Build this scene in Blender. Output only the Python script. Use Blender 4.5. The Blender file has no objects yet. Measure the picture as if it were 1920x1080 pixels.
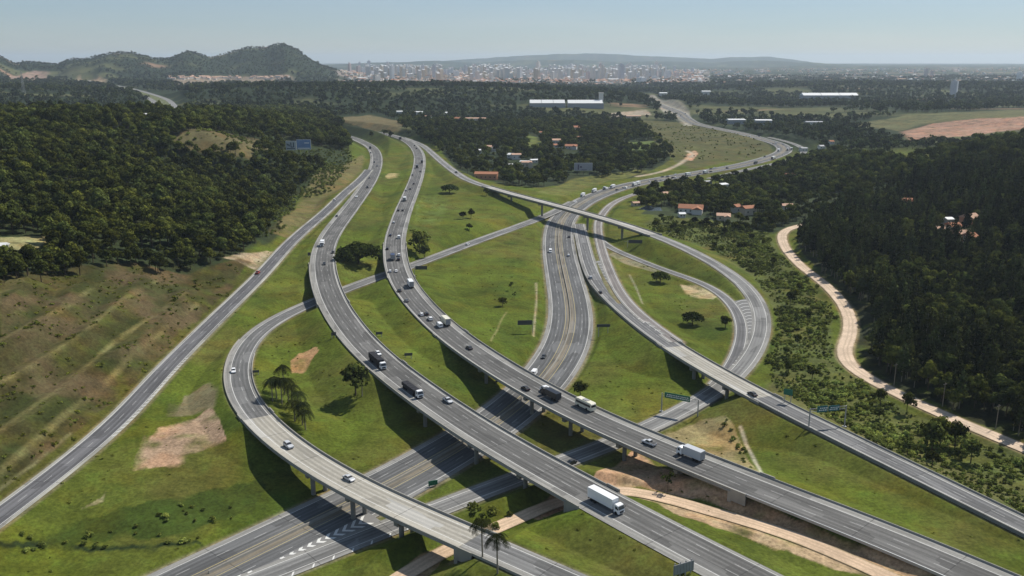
import bpy, bmesh, math, random
import numpy as np
from mathutils import Vector, Matrix

random.seed(7)
RNG = np.random.default_rng(11)
scene = bpy.context.scene
COL = scene.collection

# ------------------------------------------------------------------ camera
H = 130.0                      # camera height over the lower motorway, metres
FPX = 1663.0                   # focal length in pixels of a 1920 wide frame
PITCH = math.radians(14.43)
CP, SP = math.cos(PITCH), math.sin(PITCH)

def ray(u, v):
    a, b = u - 960.0, v - 540.0
    return a, FPX * CP - b * SP, -(FPX * SP + b * CP)

def at_z(u, v, z=0.0):
    """point on the horizontal plane z that shows at (u, v) of the photograph"""
    x, y, d = ray(u, v)
    t = (H - z) / -d
    return (x * t, y * t, z)

def at_y(u, dist, z):
    """point at forward distance dist in the vertical plane of column u (near the horizon)"""
    return ((u - 960.0) / 1710.0 * dist, dist, z)

cam = bpy.data.cameras.new("camera")
cam.sensor_width = 36.0
cam.lens = FPX / 1920.0 * 36.0
cam.clip_start = 1.0
cam.clip_end = 60000.0
cam_o = bpy.data.objects.new("camera", cam)
COL.objects.link(cam_o)
cam_o.location = (0, 0, H)
cam_o.rotation_euler = (math.radians(90) - PITCH, 0, 0)
scene.camera = cam_o

# ------------------------------------------------------------------ helpers
def tag(o, label=None, cat=None, group=None, kind=None):
    if label: o["label"] = label
    if cat: o["category"] = cat
    if group: o["group"] = group
    if kind: o["kind"] = kind
    return o

def mesh_np(name, verts, quads=None, tris=None):
    me = bpy.data.meshes.new(name)
    verts = np.asarray(verts, dtype=np.float32)
    nq = 0 if quads is None else len(quads)
    nt = 0 if tris is None else len(tris)
    me.vertices.add(len(verts)); me.vertices.foreach_set("co", verts.ravel())
    me.loops.add(nq * 4 + nt * 3)
    idx = []
    if nq: idx.append(np.asarray(quads, dtype=np.int32).ravel())
    if nt: idx.append(np.asarray(tris, dtype=np.int32).ravel())
    me.loops.foreach_set("vertex_index", np.concatenate(idx))
    me.polygons.add(nq + nt)
    starts = np.concatenate([np.arange(nq, dtype=np.int32) * 4, nq * 4 + np.arange(nt, dtype=np.int32) * 3])
    me.polygons.foreach_set("loop_start", starts.astype(np.int32))
    me.update(calc_edges=True)
    return me

def obj(name, me, mat=None, parent=None):
    o = bpy.data.objects.new(name, me)
    COL.objects.link(o)
    if mat is not None and me is not None and len(me.materials) == 0:
        me.materials.append(mat)
    if parent is not None: o.parent = parent
    return o

def empty(name, loc=(0, 0, 0), rz=0.0):
    o = bpy.data.objects.new(name, None)
    COL.objects.link(o)
    o.location = loc; o.rotation_euler = (0, 0, rz)
    o.empty_display_size = 0.5
    return o

def copy_tree(o, parent=None):
    c = o.copy(); COL.objects.link(c)
    c.parent = parent
    for ch in list(o.children):
        copy_tree(ch, c)
    return c

class MB:
    """collects boxes and prisms into one mesh"""
    def __init__(self): self.v = []; self.f = []
    def add(self, vs, fs):
        n = len(self.v); self.v += [tuple(p) for p in vs]
        self.f += [tuple(i + n for i in f) for f in fs]
    def box(self, c, s, rz=0.0, top=(1, 1), shift=0.0):
        """centre of base c, size s, top face scaled by top, shifted in x"""
        cx, cy, cz = c; sx, sy, sz = s[0] / 2, s[1] / 2, s[2]
        ca, sa = math.cos(rz), math.sin(rz)
        pts = []
        for (k, z, kx, ky, sh) in ((0, 0, 1, 1, 0), (1, sz, top[0], top[1], shift)):
            for x, y in ((-sx, -sy), (sx, -sy), (sx, sy), (-sx, sy)):
                X, Y = x * kx + sh, y * ky
                pts.append((cx + X * ca - Y * sa, cy + X * sa + Y * ca, cz + z))
        self.add(pts, [(3, 2, 1, 0), (4, 5, 6, 7), (0, 1, 5, 4), (1, 2, 6, 5), (2, 3, 7, 6), (3, 0, 4, 7)])
    def cyl(self, p, q, r0, r1=None, n=8):
        r1 = r0 if r1 is None else r1
        p, q = Vector(p), Vector(q); d = (q - p).normalized()
        a = d.orthogonal().normalized(); b = d.cross(a)
        pts = []
        for c, r in ((p, r0), (q, r1)):
            for k in range(n):
                t = 2 * math.pi * k / n
                pts.append(c + a * math.cos(t) * r + b * math.sin(t) * r)
        fs = [(k, (k + 1) % n, n + (k + 1) % n, n + k) for k in range(n)]
        fs += [tuple(range(n - 1, -1, -1)), tuple(range(n, 2 * n))]
        self.add(pts, fs)
    def prism(self, poly, y0, y1):
        """polygon in x-z extruded along y"""
        n = len(poly)
        pts = [(x, y0, z) for x, z in poly] + [(x, y1, z) for x, z in poly]
        fs = [(k, (k + 1) % n, n + (k + 1) % n, n + k) for k in range(n)]
        fs += [tuple(range(n - 1, -1, -1)), tuple(range(n, 2 * n))]
        self.add(pts, fs)
    def mesh(self, name, smooth=False):
        me = bpy.data.meshes.new(name); me.from_pydata(self.v, [], self.f)
        bm = bmesh.new(); bm.from_mesh(me); bmesh.ops.recalc_face_normals(bm, faces=bm.faces); bm.to_mesh(me); bm.free()
        if smooth:
            me.polygons.foreach_set("use_smooth", [True] * len(me.polygons))
        me.update(); return me
    def build(self, name, mat, parent=None, smooth=False):
        return obj(name, self.mesh(name, smooth), mat, parent)

# value noise in numpy
def vnoise(x, y, seed=0):
    x = np.asarray(x, dtype=np.float64); y = np.asarray(y, dtype=np.float64)
    xi = np.floor(x).astype(np.int64); yi = np.floor(y).astype(np.int64)
    fx, fy = x - xi, y - yi
    fx = fx * fx * (3 - 2 * fx); fy = fy * fy * (3 - 2 * fy)
    def hsh(a, b):
        n = (a * 374761393 + b * 668265263 + seed * 982451653) & 0x7fffffff
        n = ((n ^ (n >> 13)) * 1274126177) & 0x7fffffff
        n = (n ^ (n >> 16)) & 0xffff
        return n / 65535.0
    a, b, c, d = hsh(xi, yi), hsh(xi + 1, yi), hsh(xi, yi + 1), hsh(xi + 1, yi + 1)
    return (a * (1 - fx) + b * fx) * (1 - fy) + (c * (1 - fx) + d * fx) * fy

def fbm(x, y, octv=4, seed=0):
    s = 0.0; a = 0.5; t = 0.0
    for k in range(octv):
        s = s + a * vnoise(x * 2 ** k, y * 2 ** k, seed + k * 17); t += a; a *= 0.5
    return s / t * 2 - 1

# ------------------------------------------------------------------ roads: traced centre lines (u, v of the photograph, height)
ROADS = {
 "B": dict(w=15.2, pts=[(1560,1165,9),(1400,1084,9),(1280,1021,9),(1160,958,9),(1000,870,9),(900,813,9),(800,745,9),(720,685,9),(673,640,9.2),(628,577,9.5),(612,540,9.8),
        (604,500,10),(606,470,10),(619,440,10),(649,400,10),(664,380,10),(686,350,10),(701,322,10),(706,300,10),(703,285,10.3),(694,274,10.8),(681,267,11.2),(663,259,12),(643,253.5,12.5),(620,250,13),(580,247,14)]),
 "C": dict(w=14.6, pts=[(1990,1148,8),(1830,1078,8.2),(1700,1020,8.5),(1600,977,8.8),(1500,950,9),(1400,905,9),(1300,864,9),(1200,825,9),(1100,781,9),(1000,728,9),(900,667,9),(838,622,9),
        (788,573,9.2),(757,533,9.4),(744,500,9.6),(740,470,9.8),(741,445,10),(748,420,10),(756,396,10.2),(771,360,10.4),(782,330,10.6),(787,305,11),(785,287,11),(774,272,11.2),(755,260,11.5),(727,252,12),(693,246,12.5),(660,241,13),(627,238,13.5),(585,235,14)]),
 "A": dict(w=10.6, pts=[(1180,1143,9),(1040,1080,9),(950,1040,9),(877,1010,9),(800,975,9),(730,947,9),(647,906,9),(580,867,9),(513,816,9),(470,775,8.9),(447,737,8.6),(442,693,8),(449,664,7.4),(468,635,6.4),(500,607,5.2),
        (570,573,3.6),(643,544,2.8),(700,522,2.4),(773,498,2),(880,457,1.7),(933,438,1.4),(1007,411,1),(1040,397,.6),(1075,378,.3)]),
 "D": dict(w=9.4, pts=[(755,258,12),(776,265,11.6),(793,273,11.5),(810,287,11.6),(827,302,12),(843,315,12.4),(860,327,12.8),(878,338,13),(930,355,13),(980,369,13),(1050,387,13),(1100,401,12.8),(1150,415,12),(1200,431,11),(1237,445,9.8),
        (1272,458,8.6),(1300,472,7.6),(1326,486,6.6),(1361,506,5),(1395,532,3.6),(1415,555,2.8),(1426,577,2.2),(1431,600,1.8),(1430,620,1.5),(1423,643,1.2),(1413,663,1),(1400,683,.8),(1384,702,.8),(1350,730,1),(1310,755,1.3),(1263,780,1.3),
        (1215,805,1.2),(1147,832,.8),(1068,860,.5),(908,920,.2),(817,953,.1),(675,1011,.05),(613,1034,.03),(547,1060,.02),(440,1102,.02)]),
 "L": dict(w=23.4, pts=[(270,1135,0),(383,1080,0),(480,1033,0),(567,990,0),(645,953,0),(733,910,0),(818,863,0),(927,795,0),(985,750,0),(1022,710,0),(1050,672,0),(1066,635,0),(1071,600,0),(1069,570,0),(1060,527,0),(1049,475,0),
        (1047,440,0),(1052,415,0),(1068,396,0),(1092,379,0),(1130,362,0),(1175,348,0),(1230,337,0),(1290,327,0),(1350,317,0),(1405,306,0),(1448,294,0),(1470,284,0),(1470,276,1),(1455,268,2),(1430,261,3),(1390,250,4),(1340,240,5),(1306,232,6),(1288,222,7),(1274,211,8),(1240,198,8),(1212,185,8),(1196,177,8)]),
 "E": dict(w=10.4, pts=[(1085,420,.1),(1091,445,.3),(1098,475,.6),(1108,508,1),(1125,537,1.8),(1150,564,3),(1180,590,4.6),(1218,621,6.6),(1262,652,8),(1322,687,8.5),(1390,726,8.5),(1437,750,8.4),(1517,791,8.2),(1580,822,8),(1637,847,8),(1780,920,7.6),(1913,984,7.2),(2060,1055,7)]),
 "Eb": dict(w=7.0, pts=[(1290,343,0),(1230,354,0),(1179,367,0),(1160,375,0),(1146,383,0),(1131,399,.1),(1122,415,.2),(1121,430,.3),(1125,455,.6),(1132,480,1),(1142,507,1.6),(1156,538,2.4),(1175,566,3.6),(1204,594,5),(1236,619,6.4),(1268,641,7.6)]),
 "F": dict(w=6.4, pts=[(1126,450,.5),(1138,461,.6),(1154,469,.7),(1185,482,.9),(1222,497,1),(1260,511,1.1),(1300,524,1.2),(1334,539,1.3),(1361,558,1.3),(1380,581,1.3),(1390,604,1.2),(1391,624,1.1),(1389,642,1),(1383,661,.9),(1374,680,.8),(1362,700,.9),(1340,722,1)]),
 "G": dict(w=10.2, pts=[(-150,1075,5),(0,968,6),(150,852,6.4),(233,782,6.8),(281,722,7.2),(345,657,7.8),(420,583,8.2),(490,515,8.6),(547,452,9),(613,395,9.5),(633,375,9.8),(657,353,10),(677,336,10),(692,318,10)]),
 "R": dict(w=7.0, pts=[(1545,414,2.5),(1497,423,2),(1474,430,2),(1466,440,2),(1470,460,2),(1484,480,2),(1507,503,2),(1540,527,2),(1568,553,2),(1586,577,2),(1595,600,2),(1594,627,2),(1583,650,2),(1578,668,2),(1590,687,2),(1618,704,2.2),(1660,727,2.6),(1723,757,3),(1813,797,3.4),(1913,837,4),(2050,895,4.6)]),
 "P": dict(w=5.6, pts=[(690,1125,.4),(745,1080,.5),(800,1046,.7),(870,1015,.9),(950,981,1),(1010,955,1.1),(1080,925,1.2),(1150,905,1.6),(1200,917,2.2),(1280,946,3.6),(1365,966,4.8),(1447,987,5.6),(1547,1027,6.2),(1647,1072,6.6),(1760,1125,6.8)]),
 "K": dict(w=9.0, pts=[(1330,335,0),(1395,319,0),(1440,309.5,0),(1480,300,0),(1503,290,0),(1508,282,.5),(1497,273,1.5),(1470,264,2.5),(1440,257,3)]),
 "N": dict(w=52.0, pts=[(322,232,30),(316,220,30),(313,206,30),(308,196,30),(299,187,30),(276,178,31),(235,166,33),(190,157,36),(150,150,40)]),
}
# bridges: (road, start px, end px)
SPANS = [
 ("A","viaduct", (478,783), (884,1013)),
 ("B","viaduct", (727,690), (1096,923)),
 ("C","viaduct", (848,630), (1402,906)),
 ("E","viaduct", (1262,652), (1428,745)),
 ("D","viaduct", (917,352), (1222,439)),
 ("B","underpass", (623,566), (604,497)),
 ("C","underpass", (751,520), (741,459)),
]

def catmull(P, n=24):
    P = np.asarray(P, float); out = []
    Q = np.vstack([2 * P[0] - P[1], P, 2 * P[-1] - P[-2]])
    for i in range(1, len(Q) - 2):
        p0, p1, p2, p3 = Q[i - 1], Q[i], Q[i + 1], Q[i + 2]
        t0 = 0.0; d = lambda a, b: max(1e-6, np.linalg.norm((b - a)[:2]) ** 0.5)
        t1 = t0 + d(p0, p1); t2 = t1 + d(p1, p2); t3 = t2 + d(p2, p3)
        for t in np.linspace(t1, t2, n, endpoint=False):
            A1 = (t1 - t) / (t1 - t0) * p0 + (t - t0) / (t1 - t0) * p1
            A2 = (t2 - t) / (t2 - t1) * p1 + (t - t1) / (t2 - t1) * p2
            A3 = (t3 - t) / (t3 - t2) * p2 + (t - t2) / (t3 - t2) * p3
            B1 = (t2 - t) / (t2 - t0) * A1 + (t - t0) / (t2 - t0) * A2
            B2 = (t3 - t) / (t3 - t1) * A2 + (t - t1) / (t3 - t1) * A3
            out.append((t2 - t) / (t2 - t1) * B1 + (t - t1) / (t2 - t1) * B2)
    out.append(P[-1]); return np.array(out)

def resample(P, step):
    seg = np.linalg.norm(np.diff(P[:, :2], axis=0), axis=1)
    s = np.concatenate([[0], np.cumsum(seg)])
    n = max(2, int(round(s[-1] / step)) + 1)
    q = np.linspace(0, s[-1], n)
    return np.stack([np.interp(q, s, P[:, k]) for k in range(3)], 1)

def smooth_line(P, win):
    if win < 1: return P
    k = np.exp(-0.5 * (np.arange(-2 * win, 2 * win + 1) / win) ** 2); k /= k.sum()
    m = 2 * win
    pad = np.vstack([2 * P[0] - P[m:0:-1], P, 2 * P[-1] - P[-2:-m - 2:-1]])
    return np.stack([np.convolve(pad[:, c], k, mode="valid") for c in range(3)], 1)

STEP = 3.0
for k, r in ROADS.items():
    P = np.array([at_z(*p) for p in r["pts"]])
    P = resample(catmull(P), STEP)
    r["line"] = resample(smooth_line(P, 5 if k in ("F", "Eb", "R", "P") else 8), STEP)
    L = r["line"]
    T = np.gradient(L[:, :2], axis=0); T /= np.linalg.norm(T, axis=1)[:, None]
    r["nrm"] = np.stack([-T[:, 1], T[:, 0]], 1)     # left of travel
    r["s"] = np.concatenate([[0], np.cumsum(np.linalg.norm(np.diff(L[:, :2], axis=0), axis=1))])

def near_index(road, px):
    r = ROADS[road]; L = r["line"]
    X = L[:, 0]; Y = L[:, 1]; Z = L[:, 2]
    # project to the photograph
    fx, fy, fz = X, Y * CP - (Z - H) * SP, Y * SP + (Z - H) * CP
    U = 960 + FPX * fx / fy; V = 540 - FPX * fz / fy
    return int(np.argmin((U - px[0]) ** 2 + (V - px[1]) ** 2))

SPAN_IDX = []
for road, kind, a, b in SPANS:
    i, j = sorted((near_index(road, a), near_index(road, b)))
    SPAN_IDX.append((road, kind, i, j))

def ground_runs(road):
    n = len(ROADS[road]["line"])
    cuts = sorted((i, j) for rd, k, i, j in SPAN_IDX if rd == road)
    runs = []; a = 0
    for i, j in cuts:
        runs.append((a, i)); a = j
    runs.append((a, n - 1)); return runs

# ------------------------------------------------------------------ terrain
CTRL = []      # world control points (x, y, z)
for u, v, z in [(150,1078,0),(60,1030,0.5),(540,1000,0),(700,880,0),(850,850,0),(960,780,0),(1040,690,0),(1070,560,0),(1045,450,0),(1130,365,0),(1300,328,0),(1440,300,0),(1475,285,1),(1380,247,4),(1290,222,7),(1210,185,8),
    (700,1065,0),(860,935,0),(1090,862,.5),(1280,775,1),(900,1070,1),(1060,1020,1),(1250,945,2.6),(1400,1010,5.2),(1500,1060,6.2),(1600,1060,6.6),(1330,830,.8),(1400,790,1),(1500,860,5),(1650,930,6),(1850,1010,6.4),
    (1500,730,1.5),(1600,780,2),(1750,870,3),(1900,920,4),(1467,437,1.6),(1570,553,1.6),(1590,650,1.6),(1720,757,2.4),(1913,837,3.4),(1700,600,5),(1900,700,8),(1750,480,10),(1860,430,20),(1900,380,28),(1650,420,6),
    (1450,600,1.6),(1380,470,2),(1300,430,2),(1250,395,1.5),(1330,370,2),(1250,600,1.2),(1150,700,1),(950,600,2.5),(880,520,3),(960,500,1.5),(900,400,6),(840,420,8),(980,350,7),(1050,340,3),(830,360,10),
    (560,620,5.5),(560,760,3),(640,800,1),(720,640,5),(700,570,4),(650,480,6),(690,420,9),(740,330,10),(520,560,6),(560,480,8),(640,420,9.5),(350,820,6),(300,950,3),(120,960,3.5),(250,900,4.5),(400,900,2.5),(450,930,1),
    (200,760,7),(380,640,8),(500,520,8.5),
    (0,800,14),(130,700,14.5),(100,620,24),(300,560,16),(0,540,37),(0,620,31),(200,560,22),(380,535,10),
    (0,480,39),(150,480,33),(300,470,25),(420,440,18),(500,400,15),(580,345,13),(0,380,45),(200,350,44),(400,310,34),(100,300,56),(0,260,66),(400,262,56),(520,290,30),(570,283,24),(640,302,12),(500,230,50),
    (620,265,24),(580,235,36),(670,300,11),(900,290,10),(1000,270,11),(1100,300,6),(1100,250,10),(800,215,13),(700,225,16),(900,225,12),(1200,260,8),(1300,270,7),(1350,290,3),(1250,300,3),
    (1600,330,8),(1700,330,16),(1560,280,5),(1600,240,6),(1700,255,12),(1900,243,20),(1850,222,28),(1450,215,12),(1400,200,14)]:
    CTRL.append(at_z(u, v, z))
for u, d, z in [(0,940,68),(200,940,66),(310,950,56),(390,970,57),(150,1700,25),(350,1700,27),(-300,940,70),(50,2400,52),(200,2400,46),(310,2100,29),(310,2700,30),(480,2400,62),(620,2500,60),(480,3200,35),(-300,2400,60),
    (760,2600,58),(900,2600,54),(1050,2700,42),(1150,3000,24),(800,3400,20),(1000,3400,20),(1200,3600,10),(430,4700,38),(100,4000,45),(250,4200,40),(-300,4500,50),(250,3200,38),
    (640,4600,20),(900,4800,18),(1200,4800,16),(1500,3300,30),(1700,3300,34),(1900,3300,34),(1500,4600,20),(1850,4600,22),(1850,2300,16),(1650,2300,14),(1900,1000,38),(1750,950,26),(2300,1000,50),(2300,500,25),(2300,2500,30),(1900,1250,16),
    (640,8000,25),(1200,8000,25),(1700,8000,35),(200,9000,40),(2200,8000,40),(-300,9000,60),(-400,15000,40),(900,15000,30),(1700,15000,40),(2300,15000,50),(900,27000,20),(-300,27000,20),(2200,27000,20)]:
    CTRL.append(at_y(u, d, z))
for x, y, z in [(0,60,0),(-100,80,0),(100,80,4),(-300,150,40),(-400,300,55),(-500,600,65),(300,150,6),(400,300,14),(600,500,30),(-60,120,0),(60,120,6),(-200,150,22)]:
    CTRL.append((x, y, z))
CTRL = np.array(CTRL)

def logpolar(x, y):
    return np.stack([np.arctan2(x, y), 0.5 * np.log(x * x + y * y)], -1)
def tps_k(d2): return 0.5 * d2 * np.log(d2 + 1e-12)
_cp = logpolar(CTRL[:, 0], CTRL[:, 1]); _n = len(_cp)
_d2 = ((_cp[:, None] - _cp[None]) ** 2).sum(-1)
_K = tps_k(_d2) + np.eye(_n) * 2e-4
_P = np.hstack([np.ones((_n, 1)), _cp])
_A = np.block([[_K, _P], [_P.T, np.zeros((3, 3))]])
_w = np.linalg.solve(_A, np.concatenate([CTRL[:, 2], np.zeros(3)]))

az = np.radians(np.concatenate([np.arange(-64, -33, 0.5), np.arange(-33, 33, 0.09), np.arange(33, 64.1, 0.5)]))
rr = [52.0]
while rr[-1] < 30000:
    r0 = rr[-1]
    rr.append(r0 * (1 + (0.02 if r0 < 150 else 0.0026 if r0 < 1700 else 0.007 if r0 < 9000 else 0.02)))
rr = np.array(rr); NA, NR = len(az), len(rr)
LR = np.log(rr)
AZ, RR = np.meshgrid(az, rr)               # rows = distance
GX, GY = RR * np.sin(AZ), RR * np.cos(AZ)
q = np.stack([AZ.ravel(), np.log(RR).ravel()], -1)
Z = np.empty(len(q))
for a in range(0, len(q), 40000):
    d2 = ((q[a:a + 40000, None] - _cp[None]) ** 2).sum(-1)
    Z[a:a + 40000] = tps_k(d2) @ _w[:_n] + _w[_n] + q[a:a + 40000] @ _w[_n + 1:]
Z = Z.reshape(NR, NA)
# rolling relief grows with distance
amp = np.clip((RR - 350) / 2500, 0, 1)
Z += amp * 9 * fbm(GX / 420, GY / 420, 4, 3) + 0.5 * fbm(GX / 26, GY / 26, 3, 5) * np.clip((RR - 60) / 200, 0, 1)
# named ridges: skyline profile over u, at their own distance
UU = 960 + 1710.0 * np.tan(AZ)
def ridge(dist, width, prof, rough, seed):
    us = [p[0] for p in prof]; zs = [p[1] for p in prof]
    crest = np.interp(UU, us, zs)
    crest = crest + rough * fbm(AZ * 60, LR[:, None] * 30, 4, seed)
    g = np.exp(-((np.log(RR) - math.log(dist) + 0.05 * fbm(AZ * 25, AZ * 0 + seed, 3, seed)) / width) ** 2)
    return crest * g
def prof(dist, pts, drop=0): return [(u, 130 + (112 - v) / FPX * dist - drop) for u, v in pts]
M1 = ridge(5600, .17, prof(5600, [(-500,95),(-200,92),(0,103),(30,117),(53,115),(90,117),(113,118),(127,113),(170,110),(220,101),(247,100),(293,108),(323,108),(357,97),(400,108),(430,100),(467,90),(500,90),(533,85),(560,93),(583,110),(605,120),(640,130),(690,138),(760,146)], 6), 10, 21)
M2 = ridge(19000, .10, prof(19000, [(640,122),(800,117),(880,111),(960,106),(1030,103),(1100,100),(1160,103),(1240,107),(1330,110),(1390,107),(1440,107),(1490,112),(1540,119),(1700,119),(1800,121),(2200,120)]), 14, 33)
M4 = ridge(14500, .09, prof(14500, [(560,122),(700,117),(820,114),(900,117),(980,113),(1080,112),(1150,116),(1260,114),(1330,117),(1420,113),(1520,117),(1620,121),(1800,121),(1960,124),(2200,124)]), 12, 55)
M3 = ridge(11500, .10, prof(11500, [(500,140),(1200,135),(1350,128),(1440,124),(1520,122),(1700,123),(1800,124),(1920,128),(2300,128)]), 12, 44)
Z = np.maximum(Z, np.maximum(M1, np.maximum(M2, np.maximum(M3, M4))))

# roads bed into the ground: fill and cut slopes
def seg_dist(road, runs, reach):
    Dm = np.full(Z.shape, 1e9, np.float32); Zr = np.zeros(Z.shape, np.float32)
    L = ROADS[road]["line"]
    for a, b in runs:
        i = a
        while i < b:
            j = min(b, i + 8)
            P = L[i:j + 1]
            rr_ = np.hypot(P[:, 0], P[:, 1]); aa = np.arctan2(P[:, 0], P[:, 1])
            rl, rh = max(50, rr_.min() - reach), rr_.max() + reach
            da = reach / rl
            r0, r1 = np.searchsorted(rr, rl), np.searchsorted(rr, rh)
            a0, a1 = np.searchsorted(az, aa.min() - da), np.searchsorted(az, aa.max() + da)
            if r1 > r0 and a1 > a0:
                x, y = GX[r0:r1, a0:a1], GY[r0:r1, a0:a1]
                dm, zr = Dm[r0:r1, a0:a1], Zr[r0:r1, a0:a1]
                for k in range(len(P) - 1):
                    p, qv = P[k], P[k + 1]; e = qv[:2] - p[:2]; l2 = float(e @ e) + 1e-9
                    t = np.clip(((x - p[0]) * e[0] + (y - p[1]) * e[1]) / l2, 0, 1)
                    d = np.hypot(x - p[0] - t * e[0], y - p[1] - t * e[1])
                    m = d < dm
                    dm[m] = d[m]; zr[m] = (p[2] + t * (qv[2] - p[2]))[m]
            i = j
    return Dm, Zr

ROAD_D = {}
for road, sf, sc, reach in [("N",.5,.5,60),("K",.4,.6,26),("B",.30,.5,44),("C",.30,.5,44),("E",.36,.5,40),("G",.3,.5,44),("A",.32,.5,44),("D",.34,.6,48),("Eb",.4,.6,26),("F",.4,.6,22),("L",.4,.7,34),("R",.4,.6,20),("P",.3,.6,14)]:
    Dm, Zr = seg_dist(road, ground_runs(road), reach)
    hw = ROADS[road]["w"] / 2 + 0.7 + 0.0035 * RR
    e = np.maximum(0, Dm - hw)
    zz = Zr - 0.12 - 0.00035 * RR
    Z = np.where(Dm < 1e8, np.clip(Z, zz - e * sf, zz + e * sc), Z)
    ROAD_D[road] = Dm

def h(x, y):
    x = np.asarray(x, float); y = np.asarray(y, float)
    a = np.interp(np.arctan2(x, y), az, np.arange(NA)); r = np.interp(np.log(np.hypot(x, y)), LR, np.arange(NR))
    i = np.clip(np.floor(r).astype(int), 0, NR - 2); j = np.clip(np.floor(a).astype(int), 0, NA - 2)
    f, g = r - i, a - j
    return (Z[i, j] * (1 - g) + Z[i, j + 1] * g) * (1 - f) + (Z[i + 1, j] * (1 - g) + Z[i + 1, j + 1] * g) * f

# benches cut into the tall slope left of the side road
_sl = np.array([at_z(0,935,6.5),at_z(130,838,7),at_z(235,748,8),at_z(335,645,8.5),at_z(440,545,9),at_z(400,528,13),at_z(350,527,18),at_z(250,502,26),at_z(130,512,36),at_z(0,520,38),at_z(-250,540,40),at_z(-250,1000,8)])
def _inpoly(x, y, poly):
    res = np.zeros(x.shape, bool); n = len(poly)
    for i in range(n):
        x0, y0 = poly[i][:2]; x1, y1 = poly[(i + 1) % n][:2]
        if y0 != y1: res ^= ((y0 > y) != (y1 > y)) & (x < (x1 - x0) * (y - y0) / (y1 - y0) + x0)
    return res
BENCH = np.zeros(Z.shape, np.float32)
_m = (GX < -120) & (GX > -330) & (GY > 150) & (GY < 620)
_xs, _ys, _zs = GX[_m], GY[_m], Z[_m]
_in = _inpoly(_xs + 3 * fbm(_xs / 14, _ys / 14, 3, 71), _ys, _sl)
_ph = (_zs + .7 * fbm(_xs / 40, _ys / 40, 2, 72)) / 7.4
_f = _ph - np.floor(_ph)
_st = np.clip(_f / .62, 0, 1)                       # steep face, then a flat bench
_nz = (np.floor(_ph) + _st) * 7.4
_edge = np.clip((ROAD_D["G"][_m] - 9) / 10, 0, 1)
Z[_m] = np.where(_in, _zs + (_nz - _ph * 7.4) * _edge + .25 * fbm(_xs / 5, _ys / 5, 3, 73), _zs)
BENCH[_m] = _in * (_f > .62) * _edge

_T = np.concatenate([np.arange(100, 1500, 2.0), np.arange(1500, 6000, 8.0), np.arange(6000, 28000, 40.0)])
def hit(u, v):
    """where the view ray through (u, v) meets the ground"""
    x, y, d = ray(u, v); l = math.hypot(x, y)
    X, Y, Zr = x / l * _T, y / l * _T, H + d / l * _T
    k = np.argmax(Zr < h(X, Y)) 
    if k == 0: k = len(_T) - 1
    lo, hi = _T[max(0, k - 1)], _T[k]
    for _ in range(12):
        m = (lo + hi) / 2
        if H + d / l * m < float(h(x / l * m, y / l * m)): hi = m
        else: lo = m
    return (x / l * hi, y / l * hi, float(h(x / l * hi, y / l * hi)))

def in_poly(x, y, poly):
    poly = np.asarray(poly)[:, :2]
    res = np.zeros(x.shape, bool); n = len(poly)
    for i in range(n):
        x0, y0 = poly[i]; x1, y1 = poly[(i + 1) % n]
        if y0 == y1: continue
        c = ((y0 > y) != (y1 > y)) & (x < (x1 - x0) * (y - y0) / (y1 - y0) + x0)
        res ^= c
    return res

def world_poly(pts):
    """photo polygon -> ground polygon; long edges are split so that they follow the relief"""
    out = []
    for i, (u, v) in enumerate(pts):
        u1, v1 = pts[(i + 1) % len(pts)]
        n = max(1, int(math.hypot(u1 - u, v1 - v) / 60))
        for k in range(n):
            out.append(hit(u + (u1 - u) * k / n, v + (v1 - v) * k / n))
    return out
# ------------------------------------------------------------------ materials
def new_mat(name):
    m = bpy.data.materials.new(name); m.use_nodes = True
    nt = m.node_tree
    for n in list(nt.nodes): nt.nodes.remove(n)
    return m, nt

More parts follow.
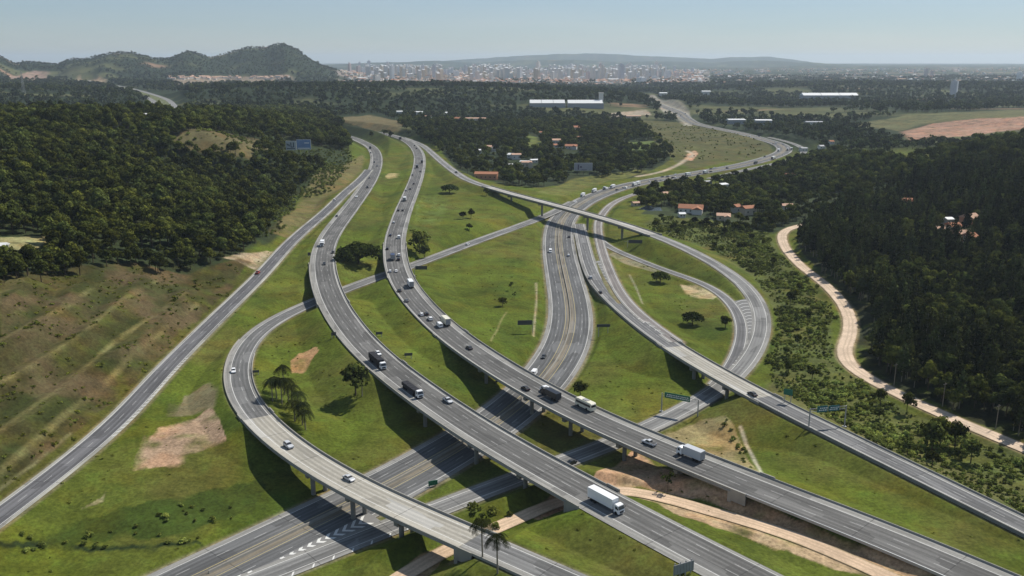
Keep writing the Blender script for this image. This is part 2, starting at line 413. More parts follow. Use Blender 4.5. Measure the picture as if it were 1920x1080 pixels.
class NT:
    """small node-tree writer"""
    def __init__(self, nt): self.nt = nt
    def n(self, t, **kw):
        x = self.nt.nodes.new(t)
        for k, v in kw.items():
            if k == "ins":
                for a, b in v.items():
                    if isinstance(b, bpy.types.NodeSocket): self.nt.links.new(b, x.inputs[a])
                    else: x.inputs[a].default_value = b
            else: setattr(x, k, v)
        return x
    def math(self, op, a, b=None, c=None, clamp=False):
        x = self.nt.nodes.new("ShaderNodeMath"); x.operation = op; x.use_clamp = clamp
        for i, s in enumerate((a, b, c)):
            if s is None: continue
            if isinstance(s, bpy.types.NodeSocket): self.nt.links.new(s, x.inputs[i])
            else: x.inputs[i].default_value = s
        return x.outputs[0]
    def mix(self, f, a, b, mode="MIX"):
        x = self.nt.nodes.new("ShaderNodeMix"); x.data_type = "RGBA"; x.blend_type = mode
        for i, s in ((0, f), (6, a), (7, b)):
            if isinstance(s, bpy.types.NodeSocket): self.nt.links.new(s, x.inputs[i])
            elif i == 0: x.inputs[0].default_value = s
            else: x.inputs[i].default_value = (*s[:3], 1)
        return x.outputs[2]
    def noise(self, vec, scale, detail=3, rough=.55, dims="3D"):
        x = self.nt.nodes.new("ShaderNodeTexNoise"); x.inputs["Scale"].default_value = scale
        x.inputs["Detail"].default_value = detail; x.inputs["Roughness"].default_value = rough
        if vec is not None: self.nt.links.new(vec, x.inputs["Vector"])
        return x.outputs[0]
    def ramp(self, f, lo, hi, a=0.0, b=1.0):
        x = self.nt.nodes.new("ShaderNodeMapRange"); x.clamp = True
        self.nt.links.new(f, x.inputs[0])
        for i, vv in ((1, lo), (2, hi), (3, a), (4, b)): x.inputs[i].default_value = vv
        return x.outputs[0]
    def out(self, col, rough=.8, spec=.2, metal=0.0, bump=None, bstr=.3):
        b = self.nt.nodes.new("ShaderNodeBsdfPrincipled")
        if isinstance(col, bpy.types.NodeSocket): self.nt.links.new(col, b.inputs["Base Color"])
        else: b.inputs["Base Color"].default_value = (*col[:3], 1)
        if isinstance(rough, bpy.types.NodeSocket): self.nt.links.new(rough, b.inputs["Roughness"])
        else: b.inputs["Roughness"].default_value = rough
        b.inputs["Specular IOR Level"].default_value = spec
        b.inputs["Metallic"].default_value = metal
        if bump is not None:
            bn = self.nt.nodes.new("ShaderNodeBump"); bn.inputs["Strength"].default_value = bstr
            self.nt.links.new(bump, bn.inputs["Height"]); self.nt.links.new(bn.outputs[0], b.inputs["Normal"])
        o = self.nt.nodes.new("ShaderNodeOutputMaterial"); self.nt.links.new(b.outputs[0], o.inputs[0])
        return b

_simple = {}
def simple(name, col, rough=.7, var=.15, scale=1.5, spec=.25, metal=0.0):
    """plain paint, concrete, metal ... with uneven tone"""
    if name in _simple: return _simple[name]
    m, nt = new_mat(name); N = NT(nt)
    tc = N.n("ShaderNodeTexCoord")
    f = N.noise(tc.outputs["Object"], scale, 4)
    c = N.mix(f, [x * (1 - var) for x in col], [min(1, x * (1 + var)) for x in col])
    N.out(c, rough, spec, metal)
    _simple[name] = m; return m

def ground_mat():
    m, nt = new_mat("ground_cover"); N = NT(nt)
    at = N.n("ShaderNodeAttribute", attribute_name="ground_color")
    g = N.n("ShaderNodeNewGeometry")
    p = g.outputs["Position"]
    n1 = N.noise(p, .018, 5, .6); n2 = N.noise(p, .11, 6, .72); n3 = N.noise(p, .9, 4, .7); n4 = N.noise(p, .045, 4, .6)
    v = N.math("MULTIPLY", N.ramp(n1, .3, .7, .78, 1.22), N.ramp(n2, .3, .7, .62, 1.38))
    v = N.math("MULTIPLY", v, N.ramp(n3, .3, .7, .6, 1.4))
    c = N.mix(1.0, at.outputs["Color"], v, "MULTIPLY")
    # dry, yellower patches drifting through the turf
    dry = N.mix(1.0, c, (1.32, 1.02, .85), "MULTIPLY")
    c = N.mix(N.ramp(n4, .48, .68, 0, .75), c, dry)
    wet = N.mix(1.0, c, (.72, .95, .85), "MULTIPLY")
    c = N.mix(N.ramp(n2, .52, .7, 0, .6), c, wet)
    N.out(c, .95, .05, bump=n3, bstr=.35)
    return m

LINE_W = (.62, .61, .57)
def road_mat(name, base, lines, shoulders=(), wear=.32, tracks=(), scale=1.0, patch=.0):
    """UV: x metres across from the left edge, y metres along. lines: (pos, width, dashed, colour)"""
    m, nt = new_mat(name); N = NT(nt)
    uv = N.n("ShaderNodeUVMap", uv_map="uv")
    sx = N.n("ShaderNodeSeparateXYZ", ins={0: uv.outputs[0]})
    x, y = sx.outputs[0], sx.outputs[1]
    g = N.n("ShaderNodeNewGeometry"); p = g.outputs["Position"]
    st = N.n("ShaderNodeCombineXYZ", ins={0: N.math("MULTIPLY", x, 1.2), 1: N.math("MULTIPLY", y, .035)}).outputs[0]
    n1 = N.noise(st, 1.0, 4, .6); n2 = N.noise(p, .06, 4, .6); n3 = N.noise(p, 1.6, 3, .6)
    v = N.math("MULTIPLY", N.ramp(n1, .3, .7, 1 - wear, 1 + wear), N.ramp(n2, .3, .7, .9, 1.1))
    v = N.math("MULTIPLY", v, N.ramp(n3, .3, .7, .9, 1.1))
    col = base
    c = N.n("ShaderNodeRGB"); c.outputs[0].default_value = (*base, 1); c = c.outputs[0]
    for a, b, cc in shoulders:
        f = N.math("MULTIPLY", N.ramp(x, a - .15, a + .15), N.ramp(x, b - .15, b + .15, 1, 0))
        c = N.mix(f, c, cc)
    for t in tracks:      # wheel paths polished darker
        d = N.math("ABSOLUTE", N.math("SUBTRACT", x, t))
        c = N.mix(N.math("MULTIPLY", N.ramp(d, .2, .75, 1, 0), .55), c, [k * .55 for k in base])
    if patch:             # resurfaced panels
        br = N.noise(N.n("ShaderNodeCombineXYZ", ins={0: N.math("MULTIPLY", N.math("FLOOR", N.math("DIVIDE", x, 3.6)), 7.3), 1: N.math("MULTIPLY", y, .012)}).outputs[0], 1.0, 1)
        c = N.mix(N.math("MULTIPLY", N.ramp(br, .56, .6), patch), c, [k * .6 for k in base])
    c = N.mix(1.0, c, v, "MULTIPLY")
    # square repairs and oil drips, and a dark seam across every 24 m
    vo = N.n("ShaderNodeTexVoronoi", distance="CHEBYCHEV", ins={"Vector": N.n("ShaderNodeCombineXYZ", ins={0: N.math("MULTIPLY", x, .28), 1: N.math("MULTIPLY", y, .06)}).outputs[0], "Scale": 1.0})
    rep = N.math("GREATER_THAN", N.n("ShaderNodeSeparateColor", ins={0: vo.outputs["Color"]}).outputs[0], .86)
    c = N.mix(N.math("MULTIPLY", rep, .42), c, [k * .5 for k in base])
    lit = N.math("LESS_THAN", N.n("ShaderNodeSeparateColor", ins={0: vo.outputs["Color"]}).outputs[1], .12)
    c = N.mix(N.math("MULTIPLY", lit, .3), c, [min(.5, k * 1.7) for k in base])
    seam = N.math("LESS_THAN", N.math("FRACT", N.math("DIVIDE", y, 24.0)), .012)
    c = N.mix(N.math("MULTIPLY", seam, .5), c, (.03, .03, .03))
    for pos, w, dash, cc in lines:
        d = N.math("ABSOLUTE", N.math("SUBTRACT", x, pos))
        f = N.ramp(d, w / 2 - .02, w / 2 + .02, 1, 0)
        if dash:
            fr = N.math("FRACT", N.math("DIVIDE", y, 12.0))
            f = N.math("MULTIPLY", f, N.math("LESS_THAN", fr, .34))
        f = N.math("MULTIPLY", f, N.ramp(n3, .25, .55, .55, .95))
        c = N.mix(f, c, cc)
    N.out(c, .88, .15, bump=n3, bstr=.1)
    return m

ASPH = (.136, .132, .124); ASPH_L = (.19, .187, .178); CONC = (.37, .345, .29); SHOULD = (.24, .232, .212)
YEL = (.5, .40, .16)
def lanes(w, sh_l, sh_r, nl, lw=3.5):
    L = [(sh_l, .2, False, LINE_W), (w - sh_r, .2, False, LINE_W)]
    lane = (w - sh_l - sh_r) / nl
    for k in range(1, nl): L.append((sh_l + k * lane, .13, True, (.46, .455, .43)))
    tr = []
    for k in range(nl):
        c = sh_l + (k + .5) * lane; tr += [c - .8, c + .8]
    return L, tr, [(-1, sh_l, SHOULD), (w - sh_r, w + 1, SHOULD)]
def mk_road(name, base, w, sl, sr, nl, **kw):
    L, t, s = lanes(w, sl, sr, nl); s = kw.pop("shoulders", s)
    return road_mat(name, base, L, s, tracks=t, **kw)
MAT = {}
MAT["ground"] = ground_mat()
MAT["B"] = mk_road("asphalt_highway", ASPH, 15.2, 3.1, 1.2, 3, patch=.35)
MAT["C"] = mk_road("asphalt_highway_twin", ASPH, 14.6, 1.0, 2.9, 3, patch=.35)
MAT["A"] = mk_road("asphalt_loop_ramp", (.16, .158, .152), 10.6, 2.4, 1.4, 2, patch=.3)
MAT["Ac"] = mk_road("concrete_ramp_deck", CONC, 10.6, 2.4, 1.4, 2, shoulders=[], wear=.12)
MAT["D"] = mk_road("asphalt_flyover", ASPH_L, 9.4, 2.2, 1.6, 1, patch=.3)
MAT["Dc"] = mk_road("concrete_flyover_deck", (.36, .34, .30), 9.4, 2.2, 1.6, 1, shoulders=[], wear=.12)
MAT["E"] = mk_road("asphalt_slip_road", (.165, .163, .16), 10.4, 1.6, 2.2, 2, patch=.35)
MAT["Ec"] = mk_road("concrete_slip_deck", CONC, 10.4, 1.6, 2.2, 2, shoulders=[], wear=.14)
MAT["Eb"] = mk_road("asphalt_feeder", (.21, .19, .175), 7.0, 1.0, 1.4, 1, wear=.2)
MAT["F"] = mk_road("asphalt_inner_loop", (.15, .147, .145), 6.4, .9, .9, 1, wear=.2)
MAT["G"] = mk_road("asphalt_side_road", (.128, .126, .128), 10.2, 1.3, 1.6, 2, shoulders=[(-1, 1.3, (.3, .29, .25)), (8.9, 11, (.34, .33, .28))], patch=.3)
MAT["K"] = mk_road("asphalt_frontage", (.17, .165, .155), 9.0, 1.2, 1.2, 2)
MAT["N"] = road_mat("far_dual_road", (.2, .195, .185), [], [(14, 38, (.1, .11, .035))], wear=.1)
_L = [(2.1, .2, False, LINE_W), (5.65, .14, True, (.46, .455, .43)), (9.2, .2, False, YEL), (14.2, .2, False, YEL), (17.75, .14, True, (.46, .455, .43)), (21.3, .2, False, LINE_W)]
MAT["L"] = road_mat("asphalt_lower_motorway", (.13, .13, .128), _L, [(-1, 2.0, SHOULD), (21.4, 26, SHOULD), (9.9, 13.5, (.19, .165, .125))], tracks=(3.1, 4.7, 6.6, 8.2, 15.2, 16.8, 18.7, 20.3), patch=.3)
def sand_mat(name, col, w=None):
    m, nt = new_mat(name); N = NT(nt)
    g = N.n("ShaderNodeNewGeometry"); p = g.outputs["Position"]
    n1 = N.noise(p, .12, 5, .65); n2 = N.noise(p, 1.7, 3)
    v = N.math("MULTIPLY", N.ramp(n1, .3, .7, .74, 1.14), N.ramp(n2, .3, .7, .85, 1.15))
    c = N.mix(1.0, col, v, "MULTIPLY")
    if w:
        uv = N.n("ShaderNodeUVMap", uv_map="uv"); x = N.n("ShaderNodeSeparateXYZ", ins={0: uv.outputs[0]}).outputs[0]
        wob = N.math("MULTIPLY", N.math("SUBTRACT", N.noise(p, .1, 2), .5), 1.6)
        x = N.math("ADD", x, wob)
        for t in (w * .33, w * .58):
            d = N.math("ABSOLUTE", N.math("SUBTRACT", x, t)); c = N.mix(N.math("MULTIPLY", N.ramp(d, .15, .6, 1, 0), .5), c, [k * .62 for k in col])
        e = N.math("ABSOLUTE", N.math("SUBTRACT", x, w / 2))
        c = N.mix(N.math("MULTIPLY", N.ramp(e, w * .40, w * .52), .7), c, (.16, .13, .06))
    N.out(c, .95, .05, bump=n2, bstr=.3); return m
MAT["R"] = sand_mat("sandy_track", (.58, .45, .33), 7.0); MAT["P"] = sand_mat("sandy_path", (.60, .44, .30), 5.6)
M_CONC = simple("weathered_concrete", (.30, .285, .25), .9, .25, .35, .1)
M_CONCD = simple("stained_shaded_concrete", (.23, .22, .195), .92, .3, .3, .1)  # darker mix; on the slip road barrier the tone stands in for shade
M_PAINT = simple("road_paint_white", (.62, .61, .57), .8, .2, 2.0, .1)
M_ASPHL = simple("gore_asphalt", (.20, .195, .185), .9, .15, .4, .1)

# ------------------------------------------------------------------ ground colours (what grows or lies there)
GRASS = np.array((.078, .100, .014))
def polymask(pts, rag=1.5, seed=1):
    P = np.array(world_poly(pts))
    x0, x1, y0, y1 = P[:, 0].min() - 5, P[:, 0].max() + 5, P[:, 1].min() - 5, P[:, 1].max() + 5
    m = (GX > x0) & (GX < x1) & (GY > y0) & (GY < y1)
    x, y = GX[m], GY[m]
    s = np.hypot(x, y) / 350.0
    n1 = fbm(x / (9 * s), y / (9 * s), 4, seed) * rag * 2.2 * s; n2 = fbm(x / (9 * s), y / (9 * s), 4, seed + 50) * rag * 2.2 * s
    out = np.zeros(Z.shape, np.float32)
    acc = 0.0
    for a_ in (.35, .8, 1.25, 1.8): acc = acc + in_poly(x + n1 * a_, y + n2 * a_, P)
    out[m] = acc / 4
    return out
def polyline_mask(pts, width):
    P = np.array([hit(*p) for p in pts]); P = resample(catmull(P), 4.0)
    ROADS["_t"] = dict(line=P); d, _ = seg_dist("_t", [(0, len(P) - 1)], 8); del ROADS["_t"]
    return np.clip(1.2 - d / width, 0, 1)
GC = np.empty(Z.shape + (3,), np.float32); GC[:] = GRASS
mix3 = lambda c, m: GC.__setitem__(slice(None), GC * (1 - m[..., None]) + np.array(c, np.float32) * m[..., None])
w1 = np.clip(fbm(GX / 60, GY / 60, 4, 9) * 1.6 + .1, 0, 1); mix3((.100, .108, .022), w1 * .8)
w2 = np.clip(fbm(GX / 33, GY / 33, 4, 19) * 2 - .2, 0, 1); mix3((.105, .084, .028), w2 * .5)
w3 = np.clip(fbm(GX / 24, GY / 24, 4, 29) * 2 - .3, 0, 1); mix3((.046, .072, .012), w3 * .7)
# countryside beyond the interchange: woodland floor, pasture, bare soil
far = np.clip((RR - 1250) / 200, 0, 1)
mix3((.024, .035, .016), far)
f1 = np.clip(fbm(GX / 240, GY / 150, 4, 41) * 4 - .75, 0, 1) * far; mix3((.10, .105, .045), f1 * .8)
f2 = np.clip(fbm(GX / 300, GY / 120, 4, 61) * 5 - 2.4, 0, 1) * far * (RR > 2200); mix3((.27, .17, .11), f2 * .8)
city = np.clip((RR - 4300) / 300, 0, 1) * (UU > 630) * (UU < 1330) * (Z < 90) * (RR < 9500)
mix3((.22, .19, .165), city * np.clip(fbm(GX / 160, GY / 160, 3, 71) * 2 + .6, 0, 1))
c2 = (RR > 4500) * (RR < 12000) * (UU >= 1330) * np.clip(fbm(GX / 300, GY / 260, 4, 81) * 3 - .4, 0, 1); mix3((.20, .165, .14), c2 * .8)

PAINT = [
 # colour, polygon, raggedness
 ((.030, .040, .017), [(0,214),(300,214),(470,214),(560,225),(640,262),(650,300),(640,330),(560,365),(520,440),(450,488),(350,524),(250,502),(130,512),(0,530)], 2.0),
 ((.058, .050, .019), [(0,514),(130,504),(250,490),(350,516),(450,484),(470,490),(430,545),(330,640),(230,745),(130,828),(0,925)], 1.2),
 ((.064, .066, .015), [(0,910),(130,820),(230,735),(330,632),(430,540),(470,495),(480,500),(440,555),(340,655),(235,765),(130,850),(0,950)], 1.0),
 ((.11, .095, .045), [(312,262),(345,247),(430,250),(500,262),(525,285),(470,302),(400,292),(330,278)], 2.0),
 ((.23, .21, .10), [(0,446),(88,442),(96,450),(62,470),(0,468)], 1.0),
 ((.125, .108, .045), [(520,440),(560,365),(645,305),(680,290),(672,320),(600,395),(545,445)], 1.6),
 ((.30, .245, .16), [(420,484),(500,470),(528,470),(510,492),(480,506),(450,492)], 1.0),
 ((.33, .23, .15), [(262,882),(292,802),(395,765),(412,792),(426,828),(345,850),(330,868),(290,878)], 1.6),
 ((.15, .13, .07), [(330,782),(345,745),(385,722),(402,735),(398,768)], 2.0),
 ((.20, .18, .09), [(150,955),(195,930),(200,918),(196,940)], 1.0),
 ((.34, .20, .10), [(546,675),(560,662),(592,650),(600,656),(582,676),(566,700),(548,698)], 1.6),
 ((.42, .34, .2), [(1276,533),(1310,534),(1350,556),(1336,562),(1290,549)], 1.3),
 ((.22, .20, .12), [(1140,478),(1150,470),(1235,502),(1230,512),(1170,494)], .8),
 ((.16, .145, .06), [(1320,700),(1345,705),(1355,725),(1330,715)], 1.0),
 ((.235, .19, .09), [(1245,818),(1312,786),(1362,778),(1378,800),(1392,838),(1425,890),(1335,852)], 1.2),
 ((.40, .27, .17), [(1105,905),(1185,846),(1292,892),(1405,932),(1470,965),(1400,960),(1300,935),(1200,915),(1145,918)], 1.4),
 ((.36, .23, .13), [(1285,925),(1400,938),(1560,1002),(1800,1085),(1660,1075),(1500,1005),(1380,962)], .8),
 ((.36, .26, .155), [(1185,918),(1300,955),(1440,990),(1640,1078),(1560,1068),(1440,1020),(1260,962)], 1.4),
 ((.30, .18, .10), [(985,960),(1040,915),(1110,905),(1080,945),(1010,975)], 1.4),
 ((.28, .19, .11), [(735,1080),(790,1035),(880,1005),(900,1020),(830,1050),(800,1080)], 1.2),
 ((.078, .092, .028), [(1240,392),(1330,412),(1440,440),(1462,480),(1560,580),(1572,685),(1700,770),(1920,850),(1990,900),(1990,1000),(1920,966),(1700,868),(1480,750),(1445,720),(1462,600),(1410,520),(1310,462),(1205,420)], 1.6),
 ((.10, .10, .035), [(1440,735),(1560,790),(1700,858),(1920,960),(1920,940),(1700,838),(1560,770),(1450,715)], 2.0),
 ((.030, .034, .017), [(1500,430),(1600,380),(1700,340),(1920,268),(2300,268),(2300,1000),(1920,828),(1730,748),(1640,705),(1608,640),(1610,600),(1590,560),(1530,500),(1490,460)], 1.6),
 ((.038, .05, .024), [(1200,400),(1240,375),(1420,330),(1520,300),(1700,330),(1600,385),(1500,430),(1450,440),(1330,412)], 2.0),
 ((.034, .045, .022), [(800,238),(1000,235),(1200,235),(1260,300),(1200,330),(1090,345),(1000,352),(930,345),(860,318),(830,290)], 2.0),
 ((.115, .12, .035), [(1010,360),(1080,335),(1200,318),(1230,322),(1130,342),(1060,368)], 1.4),
 ((.11, .135, .04), [(985,250),(1010,258),(1022,278),(990,280)], 1.4),
 ((.09, .12, .035), [(1170,268),(1225,264),(1250,285),(1180,282)], 2.0),
 ((.088, .086, .034), [(1185,222),(1290,232),(1400,252),(1446,272),(1452,288),(1400,302),(1300,318),(1262,302),(1230,265)], 1.6),
 ((.27, .25, .20), [(1206,179),(1222,178),(1262,194),(1290,212),(1300,236),(1278,236),(1262,222),(1240,206)], 1.8),
 ((.42, .26, .17), [(1284,290),(1302,282),(1310,288),(1296,302),(1280,300)], 1.0),
 ((.31, .19, .135), [(1682,247),(1740,233),(1830,222),(1960,217),(1960,238),(1790,257),(1700,264)], 1.0),
 ((.11, .11, .05), [(1590,235),(1700,216),(1960,203),(1960,219),(1830,223),(1740,233),(1685,246)], 1.4),
 ((.13, .11, .055), [(600,222),(700,215),(760,232),(745,248),(660,234)], 2.0),
 ((.10, .13, .03), [(782,372),(805,362),(828,392),(812,420),(780,410)], 4.5),
 ((.32, .255, .12), [(722,330),(732,325),(752,325),(748,334),(728,335)], 1.5),
 ((.24, .19, .14), [(300,150),(420,143),(560,145),(560,152),(430,158),(350,162)], 1.6),
 ((.26, .18, .14), [(10,142),(60,132),(85,136),(80,150),(20,152)], 1.6),
 ((.30, .22, .14), [(60,150),(150,143),(190,150),(180,160),(120,152)], 1.2),
 ((.38, .24, .18), [(800,150),(920,150),(920,156),(820,155)], 1.0),
 ((.30, .25, .19), [(1140,212),(1215,206),(1222,216),(1150,220)], 1.0),
 ((.022, .034, .012), [(0,1022),(120,1036),(380,1018),(372,1012),(140,1026),(0,1012)], 3.0),
 ((.044, .064, .012), [(100,1020),(150,980),(300,935),(480,900),(500,915),(460,960),(300,1008)], 2.4),
]
for i, (c, poly, rag) in enumerate(PAINT):
    m_ = polymask(poly, rag, 100 + i)
    # worn and patchy rather than filled flat
    on = m_ > 0
    if rag < 1.8: m_[on] *= np.clip(1.0 + 1.1 * fbm(GX[on] / 7, GY[on] / 7, 4, 300 + i), .25, 1)
    elif rag > 4: m_[on] *= np.clip(.5 + 2.2 * fbm(GX[on] / 4, GY[on] / 9, 4, 300 + i), 0, 1)
    mix3(c, m_)
for pts, wd, c in [([(-10,925),(67,867),(133,812)],.7,(.16,.15,.07)),
     ([(1388,800),(1398,830),(1418,870),(1428,890)],.8,(.34,.31,.22)),([(1195,331),(1240,322),(1265,312),(1285,300),(1299,290),(1288,283)],4.0,(.36,.30,.22)),([(1440,1000),(1530,1030)],1.0,(.12,.14,.03)),([(920,640),(940,600),(950,585)],.6,(.17,.16,.06)),([(1000,630),(1006,560),(1005,530)],.7,(.27,.24,.14)),
     ([(1180,515),(1195,545),(1205,570)],.8,(.2,.2,.12))]:
    mix3(c, polyline_mask(pts, wd))
def mottle(k, c, sx_, sy_, gain, off, amt, seed):
    q_ = polymask(PAINT[k][1], 1.0, 7); on = q_ > 0
    q_[on] *= np.clip(fbm(GX[on] / sx_, GY[on] / sy_, 4, seed) * gain + off, 0, 1) * amt; mix3(c, q_)
mix3((.105, .092, .036), BENCH * .7)
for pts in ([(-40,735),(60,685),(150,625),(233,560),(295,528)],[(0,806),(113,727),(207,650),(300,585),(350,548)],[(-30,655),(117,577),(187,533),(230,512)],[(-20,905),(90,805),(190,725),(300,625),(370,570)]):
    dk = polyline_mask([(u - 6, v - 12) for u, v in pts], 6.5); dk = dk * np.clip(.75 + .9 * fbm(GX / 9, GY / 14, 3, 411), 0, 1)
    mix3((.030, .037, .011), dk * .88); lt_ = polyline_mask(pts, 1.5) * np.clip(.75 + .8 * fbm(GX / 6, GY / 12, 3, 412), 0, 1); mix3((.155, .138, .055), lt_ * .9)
mottle(1, (.095, .068, .036), 13, 22, 2.4, -.1, .8, 401); mottle(1, (.040, .046, .014), 11, 24, 2.6, -.2, .8, 402); mottle(20, (.10, .105, .032), 10, 10, 2.4, 0, .7, 403)
# verges: paler, worn strip beside each carriageway
for rd, wv, c in [("L",1.6,(.19,.165,.10)),("G",1.4,(.17,.155,.08)),("A",1.0,(.15,.14,.07)),("D",1.2,(.15,.14,.075)),("E",1.0,(.16,.15,.08)),("Eb",1.4,(.2,.17,.10)),("F",1.2,(.2,.17,.10)),("R",1.2,(.2,.16,.09))]:
    mix3(c, np.clip(1.0 - (ROAD_D[rd] - ROADS[rd]["w"] / 2 - .3) / wv, 0, 1) * (RR < 1300))

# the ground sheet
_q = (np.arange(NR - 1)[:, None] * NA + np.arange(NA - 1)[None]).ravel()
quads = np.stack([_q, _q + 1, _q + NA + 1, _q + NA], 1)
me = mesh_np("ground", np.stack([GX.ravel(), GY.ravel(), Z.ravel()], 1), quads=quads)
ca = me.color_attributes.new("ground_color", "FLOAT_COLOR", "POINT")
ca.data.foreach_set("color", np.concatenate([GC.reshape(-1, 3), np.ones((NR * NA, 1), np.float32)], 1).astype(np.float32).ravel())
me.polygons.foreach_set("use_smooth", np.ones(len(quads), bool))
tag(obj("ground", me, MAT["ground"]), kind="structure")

# ------------------------------------------------------------------ sweeps along roads
def sweep(name, road, i, j, prof, mat, parent=None, closed=True, caps=True, uv=False, origin=None, step=1):
    """prof: (offset to the left, height over the road line)"""
    r = ROADS[road]; ids = list(range(i, j + 1, step))
    if ids[-1] != j: ids.append(j)
    L, Nn = r["line"][ids], r["nrm"][ids]
    n = len(prof); V = np.empty((len(ids), n, 3))
    for k, (o, dz) in enumerate(prof):
        V[:, k, 0] = L[:, 0] + Nn[:, 0] * o; V[:, k, 1] = L[:, 1] + Nn[:, 1] * o; V[:, k, 2] = L[:, 2] + dz
    if origin is not None: V -= np.array(origin)
    m = n if closed else n - 1
    Q = []
    for a in range(len(ids) - 1):
        for k in range(m):
            k2 = (k + 1) % n
            Q.append((a * n + k, a * n + k2, (a + 1) * n + k2, (a + 1) * n + k))
    faces = [tuple(x) for x in Q]
    if closed and caps:
        faces.append(tuple(range(n - 1, -1, -1))); faces.append(tuple(range((len(ids) - 1) * n, len(ids) * n)))
    me = bpy.data.meshes.new(name); me.from_pydata(V.reshape(-1, 3).tolist(), [], faces)
    if uv:
        s = r["s"][ids]; x0 = prof[0][0]
        ul = me.uv_layers.new(name="uv")
        vi = np.empty(len(me.loops), np.int32); me.loops.foreach_get("vertex_index", vi)
        px = np.array([x0 - p[0] for p in prof])
        uvs = np.stack([px[vi % n], s[vi // n]], 1).astype(np.float32)
        ul.data.foreach_set("uv", uvs.ravel())
    if closed:
        bm = bmesh.new(); bm.from_mesh(me); bmesh.ops.recalc_face_normals(bm, faces=bm.faces); bm.to_mesh(me); bm.free()
    me.update()
    return obj(name, me, mat, parent)

LAYER = {"L": .0, "P": 0.0, "R": 0.0, "G": .006, "B": .0, "C": .0, "A": -.006, "D": .012, "E": .008, "Eb": .016, "F": .004, "N": 0, "K": .004}
ROADNAME = {"L": "lower_motorway", "A": "loop_ramp", "B": "highway", "C": "highway", "D": "flyover_road", "E": "slip_road", "Eb": "feeder_road", "F": "inner_loop_road", "G": "side_road", "R": "dirt_road", "P": "sandy_path", "N": "distant_road", "K": "frontage_road"}
def ribbon(road, i, j, mat, name, parent=None, dz=0.0, origin=None):
    w = ROADS[road]["w"]
    k = 4 if road in ("R", "P") else 2
    pr = [(w / 2 - w * t / (k - 1), dz) for t in range(k)]
    o = sweep(name, road, i, j, pr, mat, parent, closed=False, uv=True, origin=origin)
    return o
for road in ROADS:
    for (a, b) in ground_runs(road):
        if b - a < 2: continue
        tag(ribbon(road, a, b, MAT[road], ROADNAME[road], dz=LAYER[road]), kind="structure")

# ------------------------------------------------------------------ bridges
PIERS = {0: [(592,872),(672,920),(765,962)], 1: [(815,755),(906,817),(998,869)], 2: [(925,683),(1008,733),(1084,772),(1178,816),(1291,860)], 3: [(1312,681),(1372,715)], 4: [(960,363),(1017,378),(1103,402),(1168,421)], 5: [], 6: []}
BR_LABEL = {0: "curved ramp viaduct with pale concrete deck beside the two palms", 1: "grey highway viaduct carrying the long white box lorry and dark trailers",
  2: "long highway viaduct with twin columns carrying the cream bus and white box lorry", 3: "short pale viaduct of the slip road with dark trough beneath",
  4: "slender high flyover on tall single piers crossing the lower motorway", 5: "short underpass bridge on the highway curve by the large round tree", 6: "short underpass bridge on the busy highway curve with the blue lorry"}
DECKMAT = {0: "Ac", 1: "B", 2: "C", 3: "Ec", 4: "Dc", 5: "B", 6: "C"}
PIERW = {0: 4.2, 1: 7.0, 2: 5.4, 3: 4.4, 4: 0, 5: 0, 6: 0}
